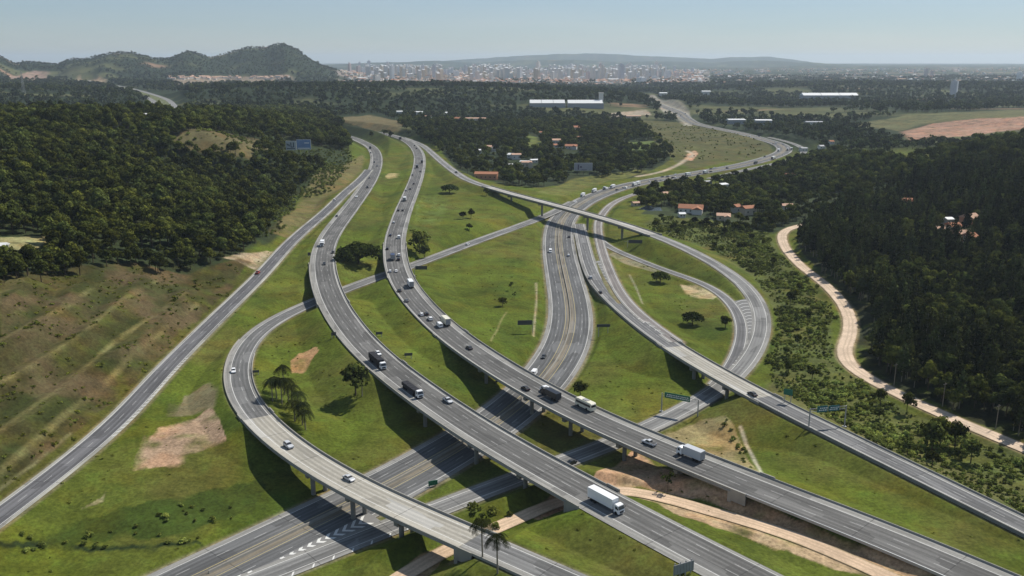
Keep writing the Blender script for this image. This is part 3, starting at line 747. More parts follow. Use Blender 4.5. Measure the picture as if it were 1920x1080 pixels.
for k, (road, kind, i, j) in enumerate(SPAN_IDX):
    r = ROADS[road]; w = r["w"]; L = r["line"]; mid = (i + j) // 2
    org = (float(L[mid, 0]), float(L[mid, 1]), float(h(L[mid, 0], L[mid, 1])))
    t = empty("viaduct" if kind == "viaduct" else "underpass_bridge", org)
    tag(t, BR_LABEL[k], "bridge")
    ribbon(road, i, j, MAT[DECKMAT[k]], "carriageway", t, dz=.0, origin=org)
    hw = w / 2
    sweep("deck", road, i, j, [(hw + .55, -.06), (-hw - .55, -.06), (-hw - .55, -.38), (-hw + 1.0, -.55), (hw - 1.0, -.55), (hw + .55, -.38)], M_CONC, t, origin=org)
    ng = 2 if road == "D" else 4
    for g in range(ng):
        off = -hw + 1.6 + (w - 3.2) * g / (ng - 1)
        sweep("girder", road, i, j, [(off + .32, -.56), (off - .32, -.56), (off - .25, -1.75), (off + .25, -1.75)], M_CONCD, t, origin=org)
    for sgn in (1, -1):
        a = sgn * (hw + .05)
        sweep("parapet", road, i, j, [(a - sgn * .1, -.058), (a + sgn * .32, -.058), (a + sgn * .28, .62), (a + sgn * .02, .62)], M_CONC, t, origin=org)
    for px in PIERS[k]:
        q = near_index(road, px); P, Nn = L[q], r["nrm"][q]
        hd = math.atan2(Nn[1], Nn[0])
        gz = float(h(P[0], P[1])) - 1.0 - org[2]
        c = (P[0] - org[0], P[1] - org[1])
        mb = MB(); wcap = w - 2.2
        mb.box((c[0], c[1], P[2] - 2.85 - org[2]), (wcap, 1.5, 1.09), hd)
        cap = mb.build("cap_beam", M_CONCD, t)
        pos = [0.0] if road == "D" else [-PIERW[k] / 2, PIERW[k] / 2]
        for pp in pos:
            mc = MB(); cx, cy = c[0] + Nn[0] * pp, c[1] + Nn[1] * pp
            mc.cyl((cx, cy, gz), (cx, cy, P[2] - 2.84 - org[2]), .9 if road == "D" else .72, None, 12)
            mc.build("column", M_CONCD, cap)
    for q, sgn in ((i, 1), (j, -1)):
        P, Nn = L[q], r["nrm"][q]; hd = math.atan2(Nn[1], Nn[0])
        dq = L[min(q + 1, len(L) - 1)] - L[q - 1]; dq = dq / np.linalg.norm(dq[:2])
        mb = MB(); base = float(h(P[0] + dq[0] * sgn * 2, P[1] + dq[1] * sgn * 2))
        mb.box((P[0] + dq[0] * sgn * .2 - org[0], P[1] + dq[1] * sgn * .2 - org[1], P[2] - 5.0 - org[2]), (w + 1.3, 1.2, 4.9), hd)
        for s2 in (1, -1):      # wing walls running back into the fill
            mb.box((P[0] - dq[0] * sgn * 2.6 + Nn[0] * s2 * (hw + .42) - org[0], P[1] - dq[1] * sgn * 2.6 + Nn[1] * s2 * (hw + .42) - org[1], P[2] - 3.0 - org[2]), (.4, 5.0, 3.78), hd)
        mb.build("abutment", M_CONC, t)

# ------------------------------------------------------------------ concrete barriers along the embankments
def barrier(road, pa, pb, side, label, hgt=.52, mat=None, inset=.1, name="concrete_barrier"):
    i, j = sorted((near_index(road, pa), near_index(road, pb)))
    w = ROADS[road]["w"]; L = ROADS[road]["line"]; mid = (i + j) // 2
    a = side * (w / 2 - inset) if side else 0.0
    sg = side if side else 1
    org = tuple(float(v) for v in L[mid])
    o = sweep(name, road, i, j, [(a - sg * .05, -.05), (a + sg * .4, -.05), (a + sg * .3, hgt), (a + sg * .08, hgt)], mat or M_CONC, None, origin=org)
    o.location = org
    tag(o, label, "barrier")
# side: +1 = left of the traced direction
barrier("B", (727,690), (623,566), 1, "concrete barrier on the outer verge of the highway carriageway opposite the big round tree")
barrier("B", (727,690), (623,566), -1, "concrete barrier on the grass median side of the highway bend below the underpass")
barrier("C", (848,630), (751,520), 1, "concrete barrier on the median side of the busy highway before its long viaduct")
barrier("C", (848,630), (751,520), -1, "concrete barrier between the busy highway and the wide triangular meadow")
barrier("C", (1402,906), (1990,1148), -1, "long concrete barrier along the highway above the green sloping meadow")
barrier("C", (1402,906), (1990,1148), 1, "guard rail along the highway above the brown earth bank", .7, simple("galvanised_steel", (.35, .36, .37), .5, .1, 1, .5, .6))
barrier("E", (1428,745), (2060,1055), -1, "concrete barrier on the meadow side of the slip road past the blue gantry sign", 1.0, M_CONCD)  # darker concrete paints shade into the barrier's near face
barrier("E", (1428,745), (2060,1055), 1, "concrete barrier on the scrubland side of the slip road past the blue gantry sign")
barrier("E", (1125,537), (1262,652), -1, "concrete barrier on the rising slip road where it leaves the lower motorway", 1.0)
barrier("E", (1236,635), (1262,652), 1, "short concrete barrier where the feeder joins the slip road bridge")
barrier("A", (478,783), (449,664), -1, "pale concrete barrier round the outside of the loop ramp by the earth patch")
barrier("A", (478,783), (468,635), 1, "pale concrete barrier on the inside of the loop ramp by the palm clump")
barrier("L", (383,1080), (1130,362), 0, "low concrete barrier along the middle of the lower motorway", .8)
barrier("D", (1000,370), (1002,371), 1, "x") if False else None
barrier("A", (884,1013), (1180,1143), 1, "concrete barrier beside the ramp past the two tall palms, meadow side", .6)

# retaining wall on the low side of the collector road
i, j = sorted((near_index("D", (1335,742)), near_index("D", (1215,805))))
o = sweep("retaining_wall", "D", i, j, [(4.75, -2.6), (5.25, -2.6), (5.2, .55), (4.8, .55)], M_CONCD)
tag(o, "dark concrete retaining wall along the collector road above the tan field", "wall")
for i0 in (near_index("D", (1335,742)),): pass

# ------------------------------------------------------------------ gores and painted chevrons
def edge_pt(road, px, side):
    i = near_index(road, px); r = ROADS[road]
    P = r["line"][i] + np.array([*(r["nrm"][i] * side * r["w"] / 2), 0]); return P
def gore(name, ra, pa0, pa1, sa, rb, pb0, pb1, sb, nst, ina=0.0, dz=.03, v=1.0, chev=True, thick=.7, mat=None):
    """paved wedge between two road edges, with chevrons; pa0..pa1 and pb0..pb1 run the same way"""
    ia, ib = near_index(ra, pa0), near_index(ra, pa1); ja, jb = near_index(rb, pb0), near_index(rb, pb1)
    n = 40; A = []; B = []
    for t in np.linspace(0, 1, n):
        i = ia + (ib - ia) * t; j = ja + (jb - ja) * t
        def pt(rd, q, s, inn=0.0):
            r = ROADS[rd]; q0 = int(q); f = q - q0; q1 = min(q0 + 1, len(r["line"]) - 1)
            return (r["line"][q0] * (1 - f) + r["line"][q1] * f) + np.array([*((r["nrm"][q0] * (1 - f) + r["nrm"][q1] * f) * s * (r["w"] / 2 - inn)), 0])
        A.append(pt(ra, i, sa, ina)); B.append(pt(rb, j, sb))
    rB = ROADS[rb]; EB = rB["line"] + np.concatenate([rB["nrm"] * sb * rB["w"] / 2, np.zeros((len(rB["line"]), 1))], 1)
    EB = resample(EB, .8); B = [EB[int(np.argmin(np.hypot(EB[:, 0] - a_[0], EB[:, 1] - a_[1])))] for a_ in A]
    A, B = np.array(A), np.array(B)
    if name:
        A[:, 2] += dz - .02; B[:, 2] += dz - .02
        V = np.concatenate([A, (A + B) / 2, B]); q = []
        for k in range(n - 1):
            q += [(k, k + 1, n + k + 1, n + k), (n + k, n + k + 1, 2 * n + k + 1, 2 * n + k)]
        me = bpy.data.meshes.new(name); me.from_pydata(V.tolist(), [], q); me.update()
        tag(obj(name, me, mat or M_ASPHL), kind="structure")
    if chev:
        vs, fs = [], []
        at = lambda E, t: np.array([np.interp(t * (n - 1), np.arange(n), E[:, c]) for c in range(3)])
        for k in range(nst):
            t = (k + .5) / nst
            a, b, tip = at(A, t), at(B, t), None
            wdt = np.linalg.norm((b - a)[:2])
            if wdt < .8: continue
            ax = at(A, min(1, t + .02)) - at(A, max(0, t - .02)); bx = at(B, min(1, t + .02)) - at(B, max(0, t - .02))
            ax = (ax + bx); ax /= np.linalg.norm(ax)
            mid = (a + b) / 2 + ax * v * min(wdt * .5, 3)
            for p, s in ((a + (mid - a) * .06, mid), (b + (mid - b) * .06, mid)):
                n0 = len(vs)
                for qq in (p, s, s + ax * thick, p + ax * thick): vs.append((qq[0], qq[1], qq[2] + .022))
                fs.append((n0, n0 + 1, n0 + 2, n0 + 3))
        me = bpy.data.meshes.new("road_markings"); me.from_pydata(vs, [], fs); me.update()
        tag(obj("road_markings", me, M_PAINT), kind="structure")
gore("gore_paving", "L", (660,945), (383,1080), -1, "D", (800,960), (535,1066), -1, 15, ina=3.6, v=1.0, thick=1.2)
gore("gore_paving", "E", (1102,490), (1225,627), 1, "Eb", (1137,490), (1246,627), -1, 22, v=-1.0, thick=.6)
gore("gore_paving", "D", (1418,560), (1392,692), -1, "F", (1374,572), (1372,684), 1, 20, v=-.6, thick=.6)
gore("gore_paving", "L", (1045,430), (1075,600), -1, "E", (1088,430), (1106,505), -1, 14, v=-1.0, thick=.5) if False else None
# short bars on the outer shoulder of the collector road
def bars(road, pa, pb, side, off, ln, step, slant=1.2):
    i, j = sorted((near_index(road, pa), near_index(road, pb))); r = ROADS[road]; vs, fs = [], []
    s0, s1 = r["s"][i], r["s"][j]
    for s in np.arange(s0, s1, step):
        P = np.array([np.interp(s, r["s"], r["line"][:, c]) for c in range(3)]); q = int(np.searchsorted(r["s"], s)); Nn = r["nrm"][q]; T = np.array([Nn[1], -Nn[0]])
        a = P[:2] + Nn * side * (r["w"] / 2 - off); b = P[:2] + Nn * side * (r["w"] / 2 - off + ln) + T * slant
        n0 = len(vs)
        for qq in (a, b, b + T * .55, a + T * .55): vs.append((qq[0], qq[1], P[2] + .024))
        fs.append((n0, n0 + 1, n0 + 2, n0 + 3))
    me = bpy.data.meshes.new("road_markings"); me.from_pydata(vs, [], fs); me.update()
    tag(obj("road_markings", me, M_PAINT), kind="structure")
bars("D", (760,975), (440,1102), 1, 1.6, 1.5, 6.0)
bars("D", (817,953), (800,958), -1, 1.5, 1.3, 5.0)
bars("G", (190,815), (330,668), -1, 1.3, 1.2, 3.2)

# ------------------------------------------------------------------ sky, sun, air
SUN_EL = math.radians(50); SUN_AZ = math.atan2(.76, .64)      # clockwise from +Y
w = bpy.data.worlds.new("World"); scene.world = w; w.use_nodes = True
nt = w.node_tree; N = NT(nt)
sky = nt.nodes.new("ShaderNodeTexSky"); sky.sky_type = "NISHITA"; sky.sun_disc = False
sky.sun_elevation = SUN_EL; sky.sun_rotation = SUN_AZ; sky.altitude = 0; sky.air_density = 1.0; sky.dust_density = 0.1; sky.ozone_density = 1.2
bg = nt.nodes["Background"]; bg.inputs[1].default_value = SKY_STRENGTH = 0.073
nt.links.new(N.mix(.34, N.mix(1.0, sky.outputs[0], N.mix(N.ramp(N.noise(N.n("ShaderNodeMapping", ins={0: N.n("ShaderNodeTexCoord").outputs["Generated"], 3: (2.0, 2.0, 22.0)}).outputs[0], 1.6, 4, .6), .35, .7), (.80, .92, 1.14), (.88, .96, 1.17)), "MULTIPLY"), (4.6, 5.9, 7.0)), bg.inputs[0])
sun = bpy.data.lights.new("sun", "SUN"); sun.energy = 5.0; sun.angle = math.radians(.53); sun.color = (1, .955, .88)
so = bpy.data.objects.new("sun", sun); COL.objects.link(so)
sd = Vector((math.cos(SUN_EL) * math.sin(SUN_AZ), math.cos(SUN_EL) * math.cos(SUN_AZ), math.sin(SUN_EL)))
so.rotation_euler = sd.to_track_quat("Z", "Y").to_euler(); so.location = (0, 0, 400)

HAZE = 4.6e-5
m, nt = new_mat("haze_air"); N = NT(nt)
pv = nt.nodes.new("ShaderNodeVolumePrincipled")
pv.inputs["Color"].default_value = (.76, .89, 1.0, 1); pv.inputs["Density"].default_value = HAZE; pv.inputs["Anisotropy"].default_value = .25
o_ = nt.nodes.new("ShaderNodeOutputMaterial"); nt.links.new(pv.outputs[0], o_.inputs["Volume"])
zlo = float(Z.min()) - 1.0; zhi = float(max(Z.max(), H)) + 25
mb = MB(); mb.box((0, 14500, zlo), (62000, 33000, zhi - zlo))
tag(mb.build("haze", m), kind="stuff")

scene.view_settings.view_transform = "Standard"; scene.view_settings.look = "None"
scene.view_settings.exposure = 0.1; scene.view_settings.gamma = 1.0
scene.cycles.use_denoising = True
scene.cycles.volume_bounces = 0
# ------------------------------------------------------------------ vegetation
def leaf_mat(name, col, trans=.25, spread=.6, hue=(1.25, 1.05, .7)):
    m, nt = new_mat(name); N = NT(nt)
    oi = N.n("ShaderNodeObjectInfo")
    at = N.n("ShaderNodeAttribute", attribute_name="tint")
    pn = N.noise(N.n("ShaderNodeNewGeometry").outputs["Position"], .011, 3, .6)
    f = N.math("MULTIPLY", N.math("MULTIPLY", at.outputs["Fac"], N.ramp(pn, .32, .68, .62, 1.45)), N.ramp(oi.outputs["Random"], 0, 1, 1 - spread, 1 + spread))
    rnd2 = N.math("FRACT", N.math("MULTIPLY", oi.outputs["Random"], 7.31))
    c = N.mix(rnd2, col, [a * b for a, b in zip(col, hue)])
    c = N.mix(1.0, c, f, "MULTIPLY")
    d = N.n("ShaderNodeBsdfDiffuse", ins={0: c}); t = N.n("ShaderNodeBsdfTranslucent", ins={0: c})
    mx = N.n("ShaderNodeMixShader", ins={0: trans}); nt.links.new(d.outputs[0], mx.inputs[1]); nt.links.new(t.outputs[0], mx.inputs[2])
    o = N.n("ShaderNodeOutputMaterial"); nt.links.new(mx.outputs[0], o.inputs[0]); return m
M_LEAF = leaf_mat("broadleaf_foliage", (.056, .070, .018), .2)
M_LEAFD = leaf_mat("dark_foliage", (.026, .040, .013), .2, .3)
M_EUC = leaf_mat("eucalyptus_foliage", (.032, .042, .014), .15, .7, (1.35, 1.1, .9))
M_BUSH = leaf_mat("scrub_foliage", (.120, .150, .038), .25, .45, (1.12, .98, .8))
M_WEED = leaf_mat("weed_foliage", (.105, .128, .026), .25, .3, (1.2, 1.0, .8))
M_PALM = leaf_mat("palm_foliage", (.022, .030, .012), .2, .25)
M_FAR = leaf_mat("far_foliage", (.038, .050, .019), .15, .6)
M_BARK = simple("bark_brown", (.10, .075, .05), .95, .3, 3, .05)
M_BARKP = simple("bark_pale", (.26, .22, .17), .95, .3, 3, .05)

def leaf_cloud(lobes, n, size, seed, flat=.0):
    """lobes: (x, y, z, rx, rz). Each leaf cluster is a small folded, ragged patch"""
    rg = np.random.default_rng(seed); V = []; F = []; T = []
    tot = sum(l[3] ** 2 for l in lobes)
    for li, (x, y, z, rx, rz) in enumerate(lobes):
        k = max(4, int(n * rx * rx / tot)); lt = rg.uniform(.6, 1.45)
        for _ in range(k):
            d = rg.normal(size=3); d /= np.linalg.norm(d)
            if d[2] < -.5: d[2] *= -.6
            r = rg.uniform(.72, 1.06) if rg.random() < .8 else rg.uniform(.3, .75)
            c = np.array([x + d[0] * rx * r, y + d[1] * rx * r, z + d[2] * rz * r])
            nn = d * 1.0 + rg.normal(size=3) * .38 + np.array([0, 0, flat]); nn /= np.linalg.norm(nn)
            a = np.cross(nn, rg.normal(size=3)); a /= np.linalg.norm(a); b = np.cross(nn, a)
            s = size * rg.uniform(.6, 1.35); n0 = len(V)
            for q in range(5):
                th = 2 * math.pi * q / 5 + rg.uniform(-.3, .3); rad = s * rg.uniform(.45, 1.05) * .62
                V.append(c + a * math.cos(th) * rad + b * math.sin(th) * rad + nn * rg.uniform(-.2, .2) * s)
            F.append((n0, n0 + 1, n0 + 2)); F.append((n0, n0 + 2, n0 + 3)); F.append((n0, n0 + 3, n0 + 4))
            tv = lt * rg.uniform(.75, 1.25); T += [tv] * 5
    return np.array(V), np.array(F), np.array(T)

def leaf_mesh(name, parts, mat):
    V, F, T, n = [], [], [], 0
    for v, f, t in parts:
        V.append(v); F.append(f + n); T.append(t); n += len(v)
    V, F, T = np.concatenate(V), np.concatenate(F), np.concatenate(T)
    me = mesh_np(name, V, tris=F)
    a = me.attributes.new("tint", "FLOAT", "POINT"); a.data.foreach_set("value", T.astype(np.float32))
    me.materials.append(mat); return me

def tree_meshes(kind, seed):
    """crown mesh and trunk mesh with its limbs"""
    rg = np.random.default_rng(seed); mb = MB()
    if kind == "broad":
        Ht = rg.uniform(9, 12.5); R = Ht * rg.uniform(.36, .46); lobes = []
        for k in range(9):
            a = k * 2.4 + rg.uniform(-.4, .4); d = R * rg.uniform(.25, .72)
            zz = Ht * rg.uniform(.5, .82) if k else Ht * .84
            rx = R * rg.uniform(.34, .56)
            lobes.append((math.cos(a) * d * (k > 0), math.sin(a) * d * (k > 0), zz, rx, rx * rg.uniform(.7, .95)))
        cloud = leaf_cloud(lobes, 640, 1.08, seed, .25)
        mb.cyl((0, 0, -1.2), (.15, .1, Ht * .38), .30, .2, 7)
        for l in lobes[1:6]: mb.cyl((.15, .1, Ht * .36), (l[0] * .8, l[1] * .8, l[2]), .15, .06, 5)
        mat, bark = M_LEAF, M_BARK
    elif kind == "round":      # the big dark tree in the meadow
        Ht, R, lobes = 13.5, 10.5, []
        for k in range(26):
            a = k * 2.4; d = R * math.sqrt((k + .5) / 26) * .86; rx = rg.uniform(2.3, 3.4)
            lobes.append((math.cos(a) * d, math.sin(a) * d, Ht * (.24 + .56 * math.sqrt(max(0, 1 - (d / R) ** 2))) + rg.uniform(-.6, .6), rx, rx * .85))
        cloud = leaf_cloud(lobes, 1900, 1.3, seed, .3)
        mb.cyl((0, 0, -1), (0, 0, 4.5), .55, .4, 9)
        for l in lobes[::3]: mb.cyl((0, 0, 4.2), (l[0] * .85, l[1] * .85, l[2]), .22, .08, 5)
        mat, bark = M_LEAFD, M_BARK
    elif kind == "euc":
        Ht = rg.uniform(17, 22); lobes = []
        for k in range(11):
            t = k / 10; z = Ht * (.30 + .66 * t); rx = (2.3 * (1 - t) ** .6 + .55) * rg.uniform(.75, 1.1)
            a = k * 2.4; d = rx * rg.uniform(.2, .55)
            lobes.append((math.cos(a) * d, math.sin(a) * d, z, rx, rx * rg.uniform(.9, 1.3)))
        cloud = leaf_cloud(lobes, 330, 1.15, seed, -.1)
        mb.cyl((0, 0, -1.5), (.1, .15, Ht * .9), .22, .06, 6)
        for l in lobes[::2]: mb.cyl((.05, .08, l[2] - 1.4), (l[0], l[1], l[2]), .07, .03, 4)
        mat, bark = M_EUC, M_BARKP
    elif kind == "bush":
        Ht = rg.uniform(1.6, 3.0); lobes = []
        for k in range(5):
            a = k * 2.4; d = Ht * rg.uniform(.1, .65); rx = Ht * rg.uniform(.32, .5)
            lobes.append((math.cos(a) * d, math.sin(a) * d, Ht * rg.uniform(.3, .62), rx, rx * .85))
        cloud = leaf_cloud(lobes, 120, .85, seed, .3)
        for l in lobes[:4]: mb.cyl((0, 0, -.4), (l[0] * .8, l[1] * .8, l[2]), .06, .03, 4)
        mat, bark = M_BUSH, M_BARK
    elif kind == "weed":       # knee-high tussock
        lobes = [(math.cos(k * 2.4) * .5 * (k > 0), math.sin(k * 2.4) * .5 * (k > 0), .22, .45, .28) for k in range(4)]
        cloud = leaf_cloud(lobes, 36, .42, seed, .6); mb.cyl((0, 0, -.1), (0, 0, .2), .03, .02, 4)
        Ht = .5; mat, bark = M_WEED, M_BARK
    elif kind == "far":
        Ht = rg.uniform(9, 14); R = Ht * .42; lobes = []
        for k in range(5):
            a = k * 2.4; d = R * rg.uniform(.1, .7); rx = R * rg.uniform(.4, .65)
            lobes.append((math.cos(a) * d, math.sin(a) * d, Ht * rg.uniform(.45, .8), rx, rx * .9))
        cloud = leaf_cloud(lobes, 75, 2.4, seed, .3)
        mb.cyl((0, 0, -2), (0, 0, Ht * .5), .4, .25, 5)
        mat, bark = M_FAR, M_BARK
    elif kind == "thin":       # sparse young roadside tree
        Ht = rg.uniform(4.5, 6.5); lobes = []
        for k in range(5):
            a = k * 2.4; d = Ht * rg.uniform(.08, .25); rx = Ht * rg.uniform(.12, .2)
            lobes.append((math.cos(a) * d, math.sin(a) * d, Ht * rg.uniform(.5, .95), rx, rx))
        cloud = leaf_cloud(lobes, 110, .7, seed, .1)
        mb.cyl((0, 0, -.5), (.1, 0, Ht * .75), .11, .05, 6)
        for l in lobes: mb.cyl((.05, 0, Ht * .35), (l[0], l[1], l[2]), .05, .02, 4)
        mat, bark = M_LEAFD, M_BARK
    crown = leaf_mesh("crown", [cloud], mat)
    trunk = mb.mesh("trunk"); trunk.materials.append(bark)
    return crown, trunk

def palm_meshes(seed, Ht, fl=1.0):
    rg = np.random.default_rng(seed); V, F, T = [], [], []
    def strip(pts, wid):
        for k in range(len(pts) - 1):
            p, q = pts[k], pts[k + 1]; d = q - p; d /= np.linalg.norm(d)
            s = np.cross(d, (0, 0, 1.0)); s /= np.linalg.norm(s) + 1e-9
            w0, w1 = wid[k], wid[k + 1]
            for sg in (1, -1):      # two leaflet rows, drooping, with gaps between leaflets
                for j in range(4):
                    a = p + (q - p) * (j / 4); b = p + (q - p) * (j / 4 + .16); ww = w0 + (w1 - w0) * j / 4
                    tip = a + s * sg * ww + d * ww * .45 + np.array([0, 0, -ww * .5]); tip2 = tip + (b - a) * .4
                    n0 = len(V); V.extend([a, b, tip2, tip]); F.extend([(n0, n0 + 1, n0 + 2), (n0, n0 + 2, n0 + 3)]); T.extend([rg.uniform(.75, 1.2)] * 4)
    top = np.array([.25, 0, Ht])
    for k in range(21):
        a = k * 2.4 + rg.uniform(-.2, .2); up = rg.uniform(-.15, 1.1); ln = rg.uniform(3.0, 3.9) * fl; pts = []
        for j in range(7):
            t = j / 6
            pts.append(top + np.array([math.cos(a) * ln * t * (1 - .12 * t), math.sin(a) * ln * t * (1 - .12 * t), ln * (up * t * .55 - (.75 + .3 * up) * t * t) + .2]))
        strip(pts, [.35, .7, .9, .9, .8, .6, .25])
    crown = leaf_mesh("crown", [(np.array(V), np.array(F), np.array(T))], M_PALM)
    mb = MB()
    for k in range(5):
        t0, t1 = k / 5, (k + 1) / 5
        mb.cyl((.25 * t0, 0, -.6 + (Ht + .6) * t0), (.25 * t1, 0, -.6 + (Ht + .6) * t1), .24 - .09 * t0, .24 - .09 * t1, 8)
    tr = mb.mesh("trunk"); tr.materials.append(M_BARKP); return crown, tr

PROTO = {}
for kind, n in (("broad", 7), ("euc", 5), ("bush", 5), ("weed", 4), ("far", 5), ("thin", 3), ("round", 1)):
    PROTO[kind] = [tree_meshes(kind, 300 + 13 * i + len(kind)) for i in range(n)]

# prototypes joined into one mesh each, for the uncountable woods
PCOL = {}
def joined(name, crown, trunk):
    bm = bmesh.new(); bm.from_mesh(crown); n = len(bm.faces)
    bm.from_mesh(trunk); bm.faces.ensure_lookup_table()
    for f in bm.faces[n:]: f.material_index = 1
    me = bpy.data.meshes.new(name); bm.to_mesh(me); bm.free()
    me.materials.append(crown.materials[0]); me.materials.append(trunk.materials[0]); return me
for kind in ("broad", "euc", "bush", "weed", "far"):
    c = bpy.data.collections.new(kind + "_sources"); PCOL[kind] = c
    for i, (cr, tr) in enumerate(PROTO[kind]):
        c.objects.link(bpy.data.objects.new("%s_tree_source" % kind, joined("tree", cr, tr)))

def scatter_group(kind):
    g = bpy.data.node_groups.new("scatter_" + kind, "GeometryNodeTree")
    g.interface.new_socket("Geometry", in_out="INPUT", socket_type="NodeSocketGeometry")
    g.interface.new_socket("Geometry", in_out="OUTPUT", socket_type="NodeSocketGeometry")
    nd = g.nodes; lk = g.links
    gi, go = nd.new("NodeGroupInput"), nd.new("NodeGroupOutput")
    ip = nd.new("GeometryNodeInstanceOnPoints"); ci = nd.new("GeometryNodeCollectionInfo")
    ci.inputs["Collection"].default_value = PCOL[kind]; ci.inputs["Separate Children"].default_value = True; ci.inputs["Reset Children"].default_value = True
    ip.inputs["Pick Instance"].default_value = True
    def attr(nm, t):
        a = nd.new("GeometryNodeInputNamedAttribute"); a.data_type = t; a.inputs[0].default_value = nm; return a.outputs[0]
    er = nd.new("FunctionNodeEulerToRotation"); lk.new(attr("rot", "FLOAT_VECTOR"), er.inputs[0])
    lk.new(gi.outputs[0], ip.inputs["Points"]); lk.new(ci.outputs[0], ip.inputs["Instance"])
    lk.new(attr("idx", "INT"), ip.inputs["Instance Index"]); lk.new(er.outputs[0], ip.inputs["Rotation"]); lk.new(attr("scl", "FLOAT_VECTOR"), ip.inputs["Scale"])
    lk.new(ip.outputs[0], go.inputs[0]); return g
SG = {k: scatter_group(k) for k in PCOL}

def stuff_trees(name, kind, pts, scl):
    me = bpy.data.meshes.new(name); me.vertices.add(len(pts)); me.vertices.foreach_set("co", np.asarray(pts, np.float32).ravel())
    n = len(pts)
    a = me.attributes.new("idx", "INT", "POINT"); a.data.foreach_set("value", RNG.integers(0, len(PROTO[kind]), n).astype(np.int32))
    r = np.zeros((n, 3), np.float32); r[:, 2] = RNG.uniform(0, 6.283, n); r[:, :2] = RNG.normal(0, .04, (n, 2))
    a = me.attributes.new("rot", "FLOAT_VECTOR", "POINT"); a.data.foreach_set("vector", r.ravel())
    s = np.stack([scl * RNG.uniform(.85, 1.2, n), scl * RNG.uniform(.85, 1.2, n), scl * RNG.uniform(.85, 1.25, n)], 1).astype(np.float32)
    a = me.attributes.new("scl", "FLOAT_VECTOR", "POINT"); a.data.foreach_set("vector", s.ravel())
    o = obj(name, me); md = o.modifiers.new("scatter", "NODES"); md.node_group = SG[kind]
    tag(o, kind="stuff"); return o

def project(P):
    P = np.asarray(P, float)
    fy = P[:, 1] * CP - (P[:, 2] - H) * SP; fz = P[:, 1] * SP + (P[:, 2] - H) * CP
    return 960 + FPX * P[:, 0] / fy, 540 - FPX * fz / fy, fy

def road_clear(x, y, margin):
    """True where no carriageway is nearer than margin beyond its edge"""
    a = np.clip(np.round(np.interp(np.arctan2(x, y), az, np.arange(NA))).astype(int), 0, NA - 1); r = np.clip(np.round(np.interp(np.log(np.hypot(x, y)), LR, np.arange(NR))).astype(int), 0, NR - 1)
    ok = np.ones(len(x), bool)
    for rd in ROAD_D:
        if rd == "P": continue
        ok &= ROAD_D[rd][r, a] > ROADS[rd]["w"] / 2 + margin
    return ok
def span_clear(x, y, margin):
    ok = np.ones(len(x), bool)
    for rd, k, i, j in SPAN_IDX:
        for q in range(i, j + 1, 2):
            P = ROADS[rd]["line"][q]; ok &= np.hypot(x - P[0], y - P[1]) > ROADS[rd]["w"] / 2 + margin
    return ok

KEEP_OUT = []       # (x, y, radius): houses, signs ... filled before planting
def scatter(poly, spacing, margin=4, dens=None, rag=2.0, seed=0, world=False):
    P = np.array(poly if world else world_poly(poly))[:, :2]
    x0, y0 = P.min(0); x1, y1 = P.max(0)
    gx, gy = np.meshgrid(np.arange(x0, x1, spacing), np.arange(y0, y1, spacing))
    gx = gx.ravel() + RNG.uniform(-.48, .48, gx.size) * spacing; gy = gy.ravel() + RNG.uniform(-.48, .48, gy.size) * spacing
    m = in_poly(gx + fbm(gx / 25, gy / 25, 3, seed) * rag * 4, gy + fbm(gx / 25, gy / 25, 3, seed + 9) * rag * 4, P)
    gx, gy = gx[m], gy[m]
    m = road_clear(gx, gy, margin); gx, gy = gx[m], gy[m]
    if dens is not None:
        m = RNG.uniform(0, 1, len(gx)) < dens(gx, gy); gx, gy = gx[m], gy[m]
    for kx, ky, kr in KEEP_OUT:
        m = np.hypot(gx - kx, gy - ky) > kr; gx, gy = gx[m], gy[m]
    return np.stack([gx, gy, h(gx, gy)], 1)

def plant(kind, name, label, cat, group, P, i_proto=None, scl=1.0, rz=None, mat=None):
    """one tree as a thing with crown and trunk"""
    cr, tr = PROTO[kind][i_proto if i_proto is not None else random.randrange(len(PROTO[kind]))]
    t = empty(name, tuple(P), random.uniform(0, 6.28) if rz is None else rz)
    t.scale = (scl * random.uniform(.9, 1.12), scl * random.uniform(.9, 1.12), scl * random.uniform(.9, 1.15))
    obj("crown", cr, None, t); obj("trunk", tr, None, t)
    tag(t, label, cat, group); return t

def wood(kind, pts, scl, n_single, name, label_of, cat, group, stuff_name):
    """the trees that show largest become things, the rest one mass"""
    u, v, d = project(pts)
    vis = (u > -15) & (u < 1935) & (v < 1100) & (d > 10)
    order = np.argsort(np.where(vis, d, 1e9))
    k = min(n_single, int(vis.sum()))
    for i in order[:k]:
        plant(kind, name, label_of(pts[i], u[i], v[i]), cat, group, pts[i], scl=float(scl[i]))
    rest = order[k:]
    if len(rest): stuff_trees(stuff_name, kind, pts[rest], scl[rest])
    return k
# ------------------------------------------------------------------ houses, sheds, far city
M_WALLW = simple("whitewash", (.62, .60, .55), .85, .12, .5, .1)
M_WALLC = simple("cream_render", (.55, .47, .36), .85, .15, .5, .1)
M_WALLO = simple("orange_render", (.48, .24, .14), .85, .15, .5, .1)
M_TILE = simple("clay_tiles", (.36, .17, .10), .9, .3, 1.2, .1)
M_TILEP = simple("pale_clay_tiles", (.48, .31, .22), .9, .25, 1.2, .1)
M_SHEET = simple("white_roof_sheet", (.66, .66, .64), .6, .1, .4, .3)
M_SHEETG = simple("grey_roof_sheet", (.33, .33, .34), .6, .15, .4, .3)
M_GLASS = simple("dark_window", (.03, .035, .04), .2, .2, 2, .6)

